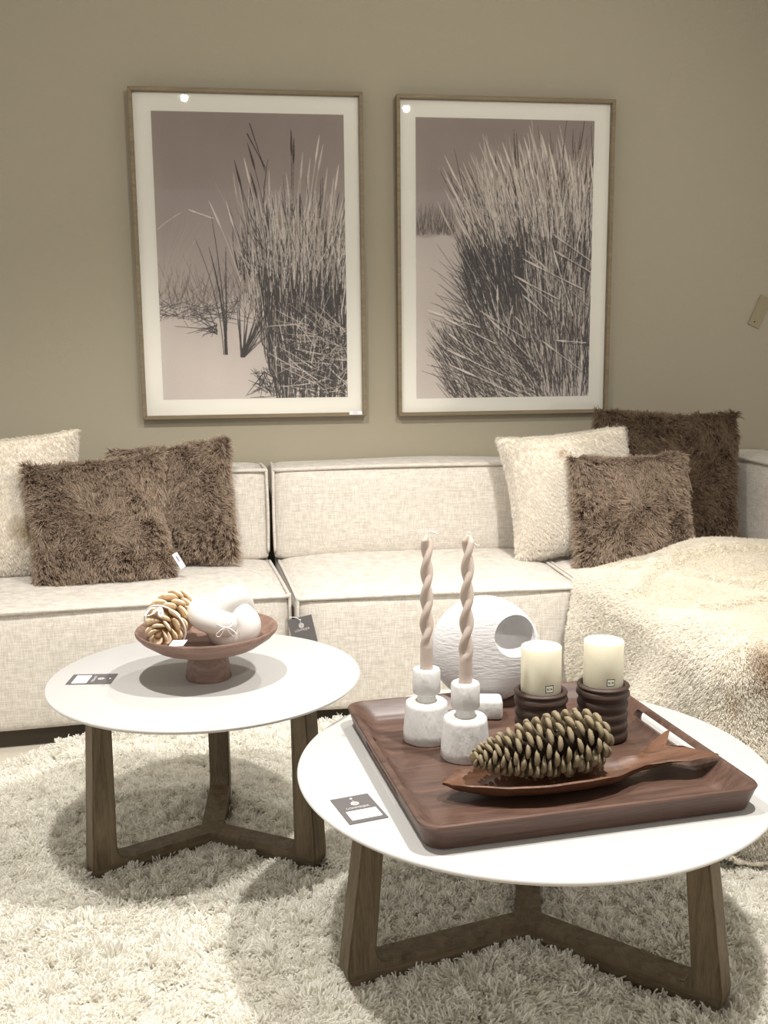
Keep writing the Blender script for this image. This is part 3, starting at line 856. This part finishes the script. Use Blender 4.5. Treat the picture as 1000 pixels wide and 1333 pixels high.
# ------------------------------------------------------------------ rug
def build_rug():
    t = thing('shag_rug', 'deep cream shag rug spread under both coffee tables', 'rug', (0, 0, 0))
    pts = [(-1.5, 0.7), (1.9, 0.7), (1.9, 1.96), (1.03, 1.96), (1.03, 2.96), (-0.48, 2.96), (-0.58, 2.90), (-0.72, 2.74), (-1.0, 2.35), (-1.5, 1.9)]
    loop = [Vector((x, y, 0)) for x, y in pts]
    bm = bmesh.new()
    bot = [bm.verts.new((p.x, p.y, 0.001)) for p in loop]; tp = [bm.verts.new((p.x, p.y, 0.010)) for p in loop]
    bm.faces.new(tp); bm.faces.new(bot[::-1])
    for i in range(len(pts)):
        bm.faces.new((bot[i], bot[(i + 1) % len(pts)], tp[(i + 1) % len(pts)], tp[i]))
    from_bm('backing', bm, M['rugbase'], t, smooth=False)
    rng = np.random.default_rng(41)
    n = 400000
    # area only where the pile can show
    x = rng.uniform(-1.5, 1.5, n * 2); y = rng.uniform(1.25, 3.02, n * 2)
    inside = np.ones(len(x), bool)
    k = len(pts)
    c = np.zeros(len(x), bool)
    for i in range(k):
        x0, y0 = pts[i]; x1, y1 = pts[(i + 1) % k]
        cond = ((y0 > y) != (y1 > y)) & (x < (x1 - x0) * (y - y0) / (y1 - y0 + 1e-12) + x0)
        c ^= cond
    # wedge the lens and a side step can see
    inside = c & (x > -0.50 * y + 0.00 - 0.25) & (x < 0.62 * y + 0.25)
    dens = np.where((y > 2.75), 0.6, 1.0)
    inside &= rng.random(len(x)) < dens
    # no pile through the table feet
    def feet(cx, cy, angs, rr):
        m = np.zeros(len(x), bool)
        for a in angs:
            a = math.radians(a); ux, uy = math.cos(a), math.sin(a)
            al = (x - cx) * ux + (y - cy) * uy; pe = -(x - cx) * uy + (y - cy) * ux
            m |= (al > -0.02) & (al < rr + 0.004) & (np.abs(pe) < 0.025)
        return m
    inside &= ~feet(-.111, 2.223, (207, 327, 87), .29)
    inside &= ~feet(.512, 1.745, (195, 315, 75), .385)
    P = np.stack([x[inside], y[inside], np.full(inside.sum(), 0.009)], 1)
    Nn = np.tile(np.array([0, 0, 1.0]), (len(P), 1))
    strands('pile', t, P, Nn, 0.046, 0.0021, M['pile'], (0.05, -0.12, 0), 0.60, 14, 0.30, 0.40, 4, (0.018, 0.42), 41, gravity=.30, tip=.6)
build_rug()

# ------------------------------------------------------------------ coffee tables
def coffee_table(label, c, R_, H_, angs, rin, rot_top, rbot):
    t = thing('coffee_table', label, 'coffee table', (c[0], c[1], 0), (0, 0, 0), 'round coffee tables with three legged bases')
    th = 0.016
    V, F = lathe([(R_ - 0.022, H_ - th), (R_ - 0.006, H_ - th * .62), (R_ - 0.0015, H_ - th * .35), (R_, H_ - 0.003), (R_ - 0.001, H_ - 0.0008), (R_ - 0.003, H_)], 128)
    mesh('tabletop', V, F, M['top'], t, sharp=50)
    for a in angs:
        w = 0.05; bh = 0.048; zt = H_ - th
        z0 = 0.012
        xm = w / 2 / math.sqrt(3)
        prof = [(xm, z0)]
        # bottom, rounded toe, outer face, top, inner face, fillet, bar top
        prof += [(rbot - 0.03, z0), (rbot - 0.012, z0 + 0.008), (rbot - 0.002, z0 + 0.026), (rbot, z0 + 0.045)]
        prof += [(rot_top, zt), (rot_top - 0.040, zt)]
        ri = rbot - 0.056
        prof += [(ri, z0 + bh + 0.03), (ri - 0.004, z0 + bh + 0.014), (ri - 0.012, z0 + bh + 0.004), (ri - 0.028, z0 + bh), (xm, z0 + bh)]
        bm = bmesh.new()
        A = [bm.verts.new((x, -w / 2, z)) for x, z in prof]; B = [bm.verts.new((x, w / 2, z)) for x, z in prof]
        bm.faces.new(A); bm.faces.new(B[::-1])
        c0, c1 = bm.verts.new((0, 0, z0)), bm.verts.new((0, 0, z0 + bh))
        bm.faces.new((A[0], c0, B[0])); bm.faces.new((A[-1], B[-1], c1))
        bm.faces.new((A[0], A[-1], c1, c0)); bm.faces.new((B[0], c0, c1, B[-1]))
        for i in range(len(prof) - 1):
            j = i + 1
            bm.faces.new((A[i], B[i], B[j], A[j]))
        bmesh.ops.recalc_face_normals(bm, faces=bm.faces)
        sel = [e for e in bm.edges if abs(e.verts[0].co.y - e.verts[1].co.y) < 1e-6 and e.verts[0].co.x > 0.02 and e.verts[1].co.x > 0.02]
        bmesh.ops.bevel(bm, geom=sel, offset=0.0035, segments=2, affect='EDGES')
        from_bm('leg', bm, M['oak'], t, (0, 0, 0), (0, 0, math.radians(a)), sharp=35)
    return t
coffee_table('taller round white coffee table at the left carrying the wooden cake stand', (-.111, 2.223), .350, .429, (207, 327, 87), .235, .272, .290)
coffee_table('lower round white coffee table at the right carrying the dark wooden tray', (.512, 1.745), .4415, .377, (195, 315, 75), .30, .345, .385)
ZL, ZR = .429, .377

# ------------------------------------------------------------------ shop cards
def text(name, body, size, m, parent, loc, rot, depth=0.0001):
    c = bpy.data.curves.new(name, 'FONT')
    c.body = body; c.size = size; c.align_x = 'CENTER'; c.align_y = 'CENTER'; c.extrude = depth
    c.materials.append(m)
    tmp = bpy.data.objects.new('tmp', c); COL.objects.link(tmp)
    bpy.context.view_layer.update()
    me = bpy.data.meshes.new_from_object(tmp.evaluated_get(bpy.context.evaluated_depsgraph_get()))
    bpy.data.objects.remove(tmp)
    return link(name, me, parent, loc, rot)

def shop_card(label, loc, rot, w, h, lines=True):
    """card in its local XY plane, top edge at +y"""
    t = thing('price_card', label, 'price card', loc, rot, 'grey shop price cards')
    bm = bm_box(w, h, 0.0008, (0, 0, 0.0004))
    from_bm('card', bm, M['card'], t, smooth=False)
    # eyelet
    V, F = lathe([(0.0024, 0), (0.0024, 0.0006)], 14); mesh('eyelet', V, F, M['paper'], t, (0, h * .40, 0.0008))
    # crest: ring of petals round a centre
    bm = bmesh.new()
    def disc(x, y, r, z=0):
        mtx = Matrix.Translation((x, y, z))
        bmesh.ops.create_circle(bm, cap_ends=True, radius=r, segments=10, matrix=mtx)
    R0 = w * .085
    for k in range(9):
        a = 2 * math.pi * k / 9
        disc(R0 * math.cos(a), R0 * math.sin(a), R0 * .34)
    for k in range(5):
        a = 2 * math.pi * k / 5 + .3
        disc(R0 * .45 * math.cos(a), R0 * .45 * math.sin(a), R0 * .26, 0.00005)
    disc(0, R0 * 1.65, R0 * .25); 
    from_bm('crest', bm, M['pale_ink'], t, (0, h * .20, 0.00115), smooth=False)
    text('lettering', 'LOHMEIJER', w * .125, M['pale_ink'], t, (0, h * .045, 0.0010), (0, 0, 0))
    if lines:
        s = from_bm('paper_label', bm_box(w * .78, h * .33, 0.0003, (0, 0, 0.00015)), M['paper'], t, (w * .02, -h * .225, 0.0008), smooth=False)
        for k in range(4):
            from_bm('printed_line', bm_box(w * .68, h * .012, 0.0002, (0, 0, 0)), M['ink'], s, (0, h * (.11 - .075 * k), 0.0004), smooth=False)
    return t
shop_card('grey price card lying on the left table, to the left of the cake stand', (-0.3635, 2.2275, ZL + .0004), (0, 0, R(-96)), 0.070, 0.100)
shop_card('grey price card lying on the right table beside the tray', (0.1675, 1.5955, ZR + .0004), (0, 0, R(14)), 0.069, 0.100)
st = shop_card('grey hang tag hooked on the seam between left and middle sofa modules', (0.145, 2.925, 0.325), (R(86), R(-12), R(-2)), 0.074, 0.086, lines=False)
V, F = tube(catmull([(0, .034, .001), (-.012, .046, .004), (-.028, .050, .003)], 5), .0008, 6)
mesh('string', V, F, M['ribbon'], st)

# ------------------------------------------------------------------ cake stand, knot and pale cone
stand = thing('cake_stand', 'red brown wooden cake stand on the left table', 'cake stand', (-.104, 2.200, ZL + .0003))
V, F = lathe([(.0, .0), (.050, .0), (.0515, .004), (.049, .02), (.045, .045), (.043, .060)], 64, cap=False)
mesh('foot', V, F, M['standwood'], stand, sharp=60)
V, F = lathe([(.040, .056), (.075, .062), (.115, .076), (.145, .096), (.156, .108), (.1575, .113), (.156, .116), (.151, .115),
              (.138, .104), (.105, .088), (.065, .079), (.0, .076)], 96, cap=False)
mesh('bowl', V, F, M['standwood'], stand, sharp=70)

def scale_mesh(name, m, w=1.0, l=1.0, th=0.35, hook=0.25):
    """unit cone scale: root at the origin, tip along +x, outer face up +z"""
    me = bpy.data.meshes.new(name)
    st = [(0.0, .20, .12, 0.0), (0.35, .34, .16, .0), (.65, .46, .24, .03), (.86, .47, .34, .08), (.97, .34, .30, .13), (1.03, .14, .14, .12)]
    V, F = [], []
    n = 8
    for (x, hw, ht, zc) in st:
        for k in range(n):
            a = 2 * math.pi * k / n
            V.append((x * l, hw * w * math.cos(a), (zc * hook * 4) + ht * th * math.sin(a) * (1.0 if math.sin(a) > 0 else .6)))
    for j in range(len(st) - 1):
        for k in range(n):
            F.append((j * n + k, j * n + (k + 1) % n, (j + 1) * n + (k + 1) % n, (j + 1) * n + k))
    F.append(tuple(range((len(st) - 1) * n, len(st) * n)))
    me.from_pydata(V, [], F)
    me.polygons.foreach_set('use_smooth', [True] * len(me.polygons))
    me.materials.append(m)
    return me

def cone(label, loc, axis, L_, R_, n, sm, coremat, open_, size, group, base_down=0, prof=None, th=.5, wide=1.0, upv=(0, 0, 1), name='pine_cone'):
    """axis: from blunt base to pointed apex; loc: centre"""
    x = Vector(axis).normalized(); y = Vector(upv).cross(x).normalized(); z = x.cross(y)
    rot = Matrix((x, y, z)).transposed().to_euler()
    t = thing(name, label, 'pine cone', loc, rot, group)
    prof = prof or [(0, .45), (.1, .78), (.3, 1.0), (.5, .97), (.7, .78), (.85, .55), (1, .22)]
    def rad(u):
        for (a, ra), (b, rb) in zip(prof, prof[1:]):
            if u <= b:
                q = (u - a) / (b - a); q = q * q * (3 - 2 * q) * .5 + q * .5
                return ra + (rb - ra) * q
        return prof[-1][1]
    core = [(max(rad(u) * R_ * .42, .001), (u - .5) * L_ * .92) for u in np.linspace(0, 1, 14)]
    V, F = lathe(core, 16)
    V = [(z_, x_, y_) for x_, y_, z_ in V]
    mesh('core', V, F, coremat, t)
    me = scale_mesh('scale', sm, w=wide, th=th)
    ga = math.pi * (3 - math.sqrt(5))
    us = []
    for k in range(n):
        us.append((k + .5) / n)
    for k, u in enumerate(us):
        u2 = u ** .95
        r = rad(u2) * R_
        a = ga * k
        s = size * (.62 + .38 * rad(u2)) * random.uniform(.94, 1.06)
        op = open_ * (1.0 if u < .75 else 1 - (u - .75) * 1.4) + (0.5 if u < .06 else 0)
        dirr = Vector((math.cos(op), math.sin(op) * math.cos(a), math.sin(op) * math.sin(a)))     # out and towards the apex
        radial = Vector((0, math.cos(a), math.sin(a)))
        tipp = Vector(((u2 - .5) * L_, 0, 0)) + radial * r
        ln = max(s * 1.25, .006)
        root = tipp - dirr * ln
        yv = radial.cross(Vector((1, 0, 0))).normalized()
        zv = dirr.cross(yv).normalized()
        if zv.dot(radial) < 0: zv = -zv; yv = -yv
        o = bpy.data.objects.new('scale', me)
        COL.objects.link(o); o.parent = t
        m3 = Matrix((dirr, yv, zv)).transposed().to_4x4() @ Matrix.Rotation(random.uniform(-.22, .22), 4, 'X') @ Matrix.Rotation(random.uniform(-.12, .12), 4, 'Z')
        o.matrix_local = Matrix.Translation(root) @ m3 @ Matrix.Diagonal((ln, s, s * .8, 1))
    return t

g3 = 'decorative pine cones'
pc = cone('golden pine cone with white ribbon, lying in the cake stand bowl', (-.186, 2.185, ZL + .140), (-.30, -.86, -.30), .150, .048, 58,
          M['cone_pale'], M['cone_pale_core'], R(46), .036, g3, th=.5, prof=[(0, .5), (.15, .85), (.4, 1.0), (.6, .95), (.8, .75), (.92, .52), (1, .25)])
# ribbon round the cone
V, F = [], []
ring = []
for k in range(40):
    a = 2 * math.pi * k / 40
    ring.append(Vector((.022 + .010 * math.cos(a), .0515 * math.cos(a), .0515 * math.sin(a))))
V, F = tube(ring, .0016, 6, closed=True)
mesh('ribbon', V, F, M['ribbon'], pc)
for sgn in (1, -1):
    pts = catmull([(.030, .0, .052), (.045, .012 * sgn, .058), (.062, .020 * sgn, .050), (.052, .008 * sgn, .049), (.032, .002 * sgn, .053)], 6)
    V, F = [], []
    for i, p in enumerate(pts):
        V += [p + Vector((0, -.0028, 0)), p + Vector((0, .0028, 0.001))]
    for i in range(len(pts) - 1):
        F.append((2 * i, 2 * i + 1, 2 * i + 3, 2 * i + 2))
    ob = mesh('ribbon_loop', V, F, M['ribbon'], pc)
    so = ob.modifiers.new('t', 'SOLIDIFY'); so.thickness = .0006

# small white price slip in the bowl
sl = thing('price_slip', 'small white paper slip on the cake stand rim beside the golden cone', 'price card', (-.160, 2.082, ZL + .1155), (R(16), R(-6), R(-24)))
from_bm('paper', bm_box(.034, .024, .0006, (0, 0, .0003)), M['paper'], sl, smooth=False)

# knot
kn = thing('knot_ornament', 'glossy white ceramic knot resting in the cake stand bowl', 'ornament', (-.060, 2.198, ZL + .138), (R(62), R(18), R(12)))
pts = []
for k in range(120):
    a = 2 * math.pi * k / 120
    sc_ = .0175
    kx, ky = math.sin(a) + 2 * math.sin(2 * a), math.cos(a) - 2 * math.cos(2 * a)
    f_ = R(38)
    pts.append(((kx * math.cos(f_) - ky * math.sin(f_)) * sc_ * 1.16, (kx * math.sin(f_) + ky * math.cos(f_)) * sc_ * .86, -math.sin(3 * a) * .0225))
V, F = tube(pts, .0300, 28, closed=True)
mesh('body', V, F, M['ceramic'], kn)
def bow(parent, loc, rot, s):
    b = None
    for sgn in (1, -1):
        pts = catmull([(0, 0, 0), (.010 * sgn, -.004, -.004), (.020 * sgn, -.002, -.014), (.013 * sgn, .002, -.018), (.004 * sgn, .001, -.006), (0, 0, 0)], 6)
        V = []
        F = []
        for p in pts:
            V += [p * s + Vector((0, -.0016, 0)), p * s + Vector((0, .0016, 0.0006))]
        for i in range(len(pts) - 1):
            F.append((2 * i, 2 * i + 1, 2 * i + 3, 2 * i + 2))
        ob = mesh('ribbon_bow', V, F, M['ribbon'], parent, loc, rot)
        so = ob.modifiers.new('t', 'SOLIDIFY'); so.thickness = .0006
# bow is placed in world space and then attached
bowroot = link('ribbon', None, kn)
bpy.context.view_layer.update()
bowroot.matrix_world = Matrix.Translation((-.060, 2.128, ZL + .133)) @ Matrix.Rotation(R(-10), 4, 'X')
V, F = tube(catmull([(-.028, .012, .012), (-.012, 0, .004), (0, -.002, 0), (.012, 0, .004), (.022, .014, .024)], 6), .0012, 6)
mesh('cord', V, F, M['ribbon'], bowroot)
bow(bowroot, (0, 0, 0), (0, 0, 0), 1.1)

# ------------------------------------------------------------------ tray
TRAY_C = (.512, 1.742); TRAY_A = R(6.0)
def rloop(h, r, z, n=8):
    out = []
    for (cx, cy, a0) in ((h - r, h - r, 0), (-h + r, h - r, 90), (-h + r, -h + r, 180), (h - r, -h + r, 270)):
        for k in range(n + 1):
            a = math.radians(a0 + 90 * k / n)
            out.append((cx + r * math.cos(a), cy + r * math.sin(a), z))
    return out
tray = thing('serving_tray', 'square dark walnut tray with slot handles on the right coffee table', 'tray', (TRAY_C[0], TRAY_C[1], ZR + .0003), (0, 0, TRAY_A))
loops = [rloop(.281, .030, .0), rloop(.286, .032, .002), rloop(.297, .036, .038), rloop(.2985, .036, .041), rloop(.297, .036, .0435), rloop(.291, .034, .0440), rloop(.288, .033, .0425),
         rloop(.266, .030, .020), rloop(.258, .028, .0140), rloop(.246, .024, .012)]
V = [p for lp in loops for p in lp]; n = len(loops[0]); F = []
for j in range(len(loops) - 1):
    for i in range(n):
        F.append((j * n + i, j * n + (i + 1) % n, (j + 1) * n + (i + 1) % n, (j + 1) * n + i))
F.append(tuple(reversed(range(n)))); F.append(tuple(range((len(loops) - 1) * n, len(loops) * n)))
tb = mesh('tray_body', V, F, M['walnut'], tray, smooth=False)
for sgn in (1, -1):
    cb_ = bm_box(.10, .235, .0165, (0, 0, 0), .006, 3)
    slope = math.atan2(.036, .021)       # wall direction above horizontal
    cu = from_bm('cutter', cb_, None, tray, (sgn * .2835, 0, .0262), (0, sgn * (math.pi / 2 - slope) , 0), smooth=False)
    md = tb.modifiers.new('slot', 'BOOLEAN'); md.operation = 'DIFFERENCE'; md.object = cu; md.solver = 'EXACT'
bpy.context.view_layer.update()
dg = bpy.context.evaluated_depsgraph_get()
nm = bpy.data.meshes.new_from_object(tb.evaluated_get(dg))
tb.modifiers.clear(); tb.data = nm
for o in [o for o in COL.objects if o.name.startswith('cutter')]:
    bpy.data.objects.remove(o)
nm.polygons.foreach_set('use_smooth', [True] * len(nm.polygons)); nm.set_sharp_from_angle(angle=R(28))
ZT = ZR + .0125    # tray floor

# ------------------------------------------------------------------ white holders and twisted tapers
def holder(label, loc, seed):
    t = thing('candle_holder', label, 'candle holder', loc, (0, 0, seed * 1.3), 'white plaster candle holders')
    rr = random.Random(seed)
    def rough(V, amp):
        out = []
        for x, y, z in V:
            r = math.hypot(x, y)
            if r < .004: out.append((x, y, z)); continue
            a = math.atan2(y, x)
            k = 1 + amp * (math.sin(5 * a + seed) * math.sin(70 * z + 2 * a) + .6 * math.sin(11 * a + 40 * z + seed * 2))
            out.append((x * k, y * k, z))
        return out
    V, F = lathe([(.0, 0), (.044, .0), (.0465, .002), (.046, .02), (.0435, .05), (.0415, .070), (.0405, .0765), (.037, .0795), (.0, .0800)], 56, cap=False)
    mesh('base', rough(V, .012), F, M['plaster'], t, sharp=60)
    V, F = lathe([(.0, .079), (.0190, .079), (.0180, .088), (.0170, .096), (.0, .096)], 32, cap=False)
    mesh('neck', rough(V, .01), F, M['plaster'], t, sharp=60)
    V, F = lathe([(.0, .095), (.0240, .095), (.0268, .098), (.0272, .12), (.0272, .141), (.0255, .1445), (.013, .1450), (.0125, .138), (.0, .138)], 40, cap=False)
    mesh('cup', rough(V, .012), F, M['plaster'], t, sharp=60)
    return t
H1 = (.332, 1.857, ZT); H2 = (.389, 1.762, ZT)
holder('white plaster candle holder further back on the left of the tray', H1, 1)
holder('nearer white plaster candle holder, just behind the pine cone tip', H2, 2)

def taper(label, loc, L_, seed, lean, wick):
    t = thing('taper_candle', label, 'candle', loc, lean, 'twisted taupe taper candles')
    nz, na = 150, 32
    V, F = [], []
    for j in range(nz + 1):
        q = j / nz; z = q * L_
        tw = max(0, z - .055) / .100 * 2 * math.pi * 1.0 * .98
        k = min(1, max(0, (z - .05) / .02)) 
        r0 = .0142 * (1 - .22 * q) * (1 if q < .96 else max(.35, 1 - (q - .96) / .04 * .65))
        for i in range(na):
            a = 2 * math.pi * i / na
            d, rho = .46, .60
            c, s = math.cos(a - tw - seed), math.sin(a - tw - seed)
            rr = d * abs(c) + math.sqrt(max(rho * rho - d * d * s * s, 0))
            rr = (1 - k) * .90 + k * rr
            V.append((r0 * rr * math.cos(a), r0 * rr * math.sin(a), z))
    for j in range(nz):
        for i in range(na):
            F.append((j * na + i, j * na + (i + 1) % na, (j + 1) * na + (i + 1) % na, (j + 1) * na + i))
    F.append(tuple(reversed(range(na)))); F.append(tuple(range(nz * na, (nz + 1) * na)))
    mesh('wax_body', V, F, M['taper'], t, sharp=80)
    pts = catmull([Vector((0, 0, L_ - .001)) + Vector(p) for p in wick], 6)
    V, F = tube(pts, .0013, 6)
    mesh('wick', V, F, M['wick'], t)
taper('twisted taupe taper candle in the further white holder, wick bent to the right', (H1[0], H1[1], ZT + .1385), .272, .4, (0, R(0.4), 0), [(0, 0, 0), (.001, 0, .006), (.006, 0, .008), (.014, -.002, .005), (.021, -.002, .001)])
taper('twisted taupe taper candle in the nearer white holder, wick drooping', (H2[0], H2[1], ZT + .1385), .286, 1.9, (0, R(0.9), 0), [(0, 0, 0), (.001, 0, .006), (.004, 0, .001), (.008, -.002, -.010), (.015, -.002, -.018), (.021, -.002, -.018)])

# ------------------------------------------------------------------ disc vase
def disc_vase():
    t = thing('disc_vase', 'white textured disc vase with round opening, behind the candle holders', 'vase', (.494, 2.035, ZT), (0, 0, R(-10)))
    bm = bmesh.new()
    prof = []
    for k in range(41):
        a = -math.pi / 2 + math.pi * k / 40
        rho = max(.004, math.cos(a)) ** .80
        prof.append((rho, math.copysign(abs(math.sin(a)) ** .85, a) * .050))
    V, F = lathe(prof, 110)
    vs = []
    for (x, z, y) in V:
        w = 1.0 if z < 0 else 1 - .06 * z
        vs.append(bm.verts.new((x * .120 * w, y, z * .117 - .004 * x * (z > 0))))
    for f in F:
        bm.faces.new([vs[q] for q in f])
    b = from_bm('body', bm, M['plaster2'], t, (0, 0, .124))
    bm = bmesh.new()
    bmesh.ops.create_uvsphere(bm, u_segments=64, v_segments=40, radius=.0445)
    for v in bm.verts:
        v.co.y *= 1.9
        if v.co.length > 0: pass
    cu = from_bm('cutter', bm, M['plaster2'], t, (.060, -.045, .163))
    md = b.modifiers.new('hole', 'BOOLEAN'); md.operation = 'DIFFERENCE'; md.object = cu; md.solver = 'EXACT'
    bpy.context.view_layer.update()
    dg = bpy.context.evaluated_depsgraph_get()
    nm = bpy.data.meshes.new_from_object(b.evaluated_get(dg))
    b.modifiers.clear(); b.data = nm
    bpy.data.objects.remove(cu)
    nm.polygons.foreach_set('use_smooth', [True] * len(nm.polygons)); nm.set_sharp_from_angle(angle=R(35))
    # foot block
    from_bm('foot', bm_box(.060, .050, .044, (0.0, -.078, .0222), .009, 3), M['plaster'], t, smooth=True)
disc_vase()

# ------------------------------------------------------------------ pillar candles in ribbed holders
def ribbed(label, loc, rot):
    t = thing('ribbed_holder', label, 'candle holder', loc, rot, 'dark ribbed clay candle holders')
    nz, na = 90, 64
    V, F = [], []
    Hh = .112
    for j in range(nz + 1):
        q = j / nz; z = q * Hh
        for i in range(na):
            a = 2 * math.pi * i / na
            ph = (q * 5.5 + .10 * math.sin(a + 1) + .05 * math.sin(2 * a)) % 1.0
            bulge = math.sqrt(max(0, 1 - (2 * ph - 1) ** 2))
            r = .0435 + .0065 * bulge
            if q > .82: r += .0022
            if q > .97: r -= .004 * (q - .97) / .03
            if q < .02: r -= .003
            V.append((r * math.cos(a), r * math.sin(a), z))
    for r, z in ((.0425, Hh), (.0408, Hh - .004), (.0405, Hh - .022), (.001, Hh - .022)):
        for i in range(na):
            a = 2 * math.pi * i / na
            V.append((r * math.cos(a), r * math.sin(a), z))
    for j in range(nz + 4):
        for i in range(na):
            F.append((j * na + i, j * na + (i + 1) % na, (j + 1) * na + (i + 1) % na, (j + 1) * na + i))
    F.append(tuple(reversed(range(na))))
    mesh('holder_body', V, F, M['darkclay'], t)
    return t

def patch(name, m, parent, r, a0, a1, z0, z1, n=10):
    V, F = [], []
    for k in range(n + 1):
        a = a0 + (a1 - a0) * k / n
        V += [(r * math.cos(a), r * math.sin(a), z0), (r * math.cos(a), r * math.sin(a), z1)]
    for k in range(n):
        F.append((2 * k, 2 * k + 2, 2 * k + 3, 2 * k + 1))
    return mesh(name, V, F, m, parent)

def pillar(label, loc, h, ang):
    t = thing('pillar_candle', label, 'candle', loc, (0, 0, 0), 'cream pillar candles')
    r = .0388
    V, F = lathe([(.001, 0), (r - .001, 0), (r, .001), (r, h - .003), (r - .001, h - .0008), (r - .003, h), (.0185, h), (.0165, h - .001), (.013, h - .004), (.006, h - .0055), (.0005, h - .006)], 64, cap=False)
    mesh('wax_body', V, F, M['wax'], t, sharp=60)
    hw = .155
    z = .033
    s = patch('printed_mark', M['black_ink'], t, r + .0002, ang - hw * 1.35, ang + hw * 1.35, z - .0072, z + .0072)
    patch('mark_field', M['wax'], s, r + .0004, ang - hw * 1.12, ang + hw * 1.12, z - .0058, z + .0058)
    for k in (-.6, .6):
        patch('mark_dot', M['black_ink'], s, r + .0006, ang + hw * (k - .2), ang + hw * (k + .2), z - .0017, z + .0017, 3)
    for zz in (-.0017, .0012):
        patch('mark_bar', M['black_ink'], s, r + .0006, ang - hw * .2, ang + hw * .2, z + zz, z + zz + .0008, 3)
    return t
PR = (.676, 1.812, ZT); PL = (.545, 1.795, ZT)
ribbed('dark ribbed clay holder furthest right on the tray, seen down to its base', PR, (0, 0, .3))
ribbed('dark ribbed clay holder half hidden behind the pine cone', PL, (0, 0, 2.1))
pillar('cream pillar candle in the right ribbed holder', (PR[0], PR[1], ZT + .0905), .108, R(-88))
pillar('cream pillar candle in the left ribbed holder', (PL[0], PL[1], ZT + .0905), .108, R(-82))

# ------------------------------------------------------------------ fish dish with the big cone
def fish_dish():
    t = thing('fish_dish', 'fish-shaped mahogany wood dish on the tray under the grey pine cone', 'dish', (.310, 1.585, ZT), (0, 0, R(3.5)))
    Lb = .475
    ns, nv = 70, 28
    ws = [(0, .004), (.03, .018), (.10, .038), (.22, .056), (.36, .064), (.50, .060), (.62, .046), (.72, .028), (.78, .0215), (.84, .033), (.92, .054), (1.0, .066)]
    cy = [(0, 0), (.3, -.006), (.6, -.004), (.78, .010), (.9, .030), (1, .048)]
    def itp(T, s):
        for (a, x), (b, y) in zip(T, T[1:]):
            if s <= b:
                q = (s - a) / (b - a); q = q * q * (3 - 2 * q) * .6 + q * .4
                return x + (y - x) * q
        return T[-1][1]
    rim = [(0, .030), (.1, .034), (.5, .036), (.72, .030), (.85, .034), (1, .040)]
    keel = [(0, .026), (.06, .014), (.18, .002), (.5, .0), (.66, .004), (.78, .014), (.9, .022), (1, .030)]
    inn = [(0, .028), (.06, .024), (.18, .013), (.5, .011), (.66, .015), (.78, .025), (.9, .031), (1, .037)]
    V, F = [], []
    for i in range(ns + 1):
        s = i / ns
        w = itp(ws, s); c = itp(cy, s); zr, zk, zi = itp(rim, s), itp(keel, s), itp(inn, s)
        tail = max(0, (s - .80) / .20)
        ring = []
        for k in range(nv):          # outer hull from one rim to the other, then back across the inside
            if k < nv // 2:
                v = -1 + 2 * k / (nv // 2 - 1); z = zk + (zr - zk) * abs(v) ** 2.4; ww = w * v
            else:
                kk = k - nv // 2
                v = 1 - 2 * kk / (nv // 2 - 1); z = zi + (zr - zi + .0015) * abs(v) ** 2.4; ww = w * v * .93
            x = s * Lb + tail ** 1.5 * (abs(v) * .012 - (1 - abs(v)) * .028)
            sh = (.018 * tail if v < 0 else -.012 * tail) 
            ring.append((x + sh, c + ww, z))
        V += ring
    for i in range(ns):
        for k in range(nv):
            F.append((i * nv + k, i * nv + (k + 1) % nv, (i + 1) * nv + (k + 1) % nv, (i + 1) * nv + k))
    F.append(tuple(range(nv))); F.append(tuple(reversed(range(ns * nv, (ns + 1) * nv))))
    mesh('dish_body', V, F, M['dishwood'], t, sharp=50)
fish_dish()
cone('big grey brown pine cone lying in the fish-shaped dish', (.487, 1.612, ZT + .070), (-.98, -.16, -.04), .255, .055, 150,
     M['cone_dark'], M['cone_core'], R(60), .0262, g3, prof=[(0, .50), (.06, .80), (.18, .98), (.35, 1.0), (.55, .90), (.72, .72), (.86, .52), (.95, .34), (1, .18)], th=.92, wide=1.2)
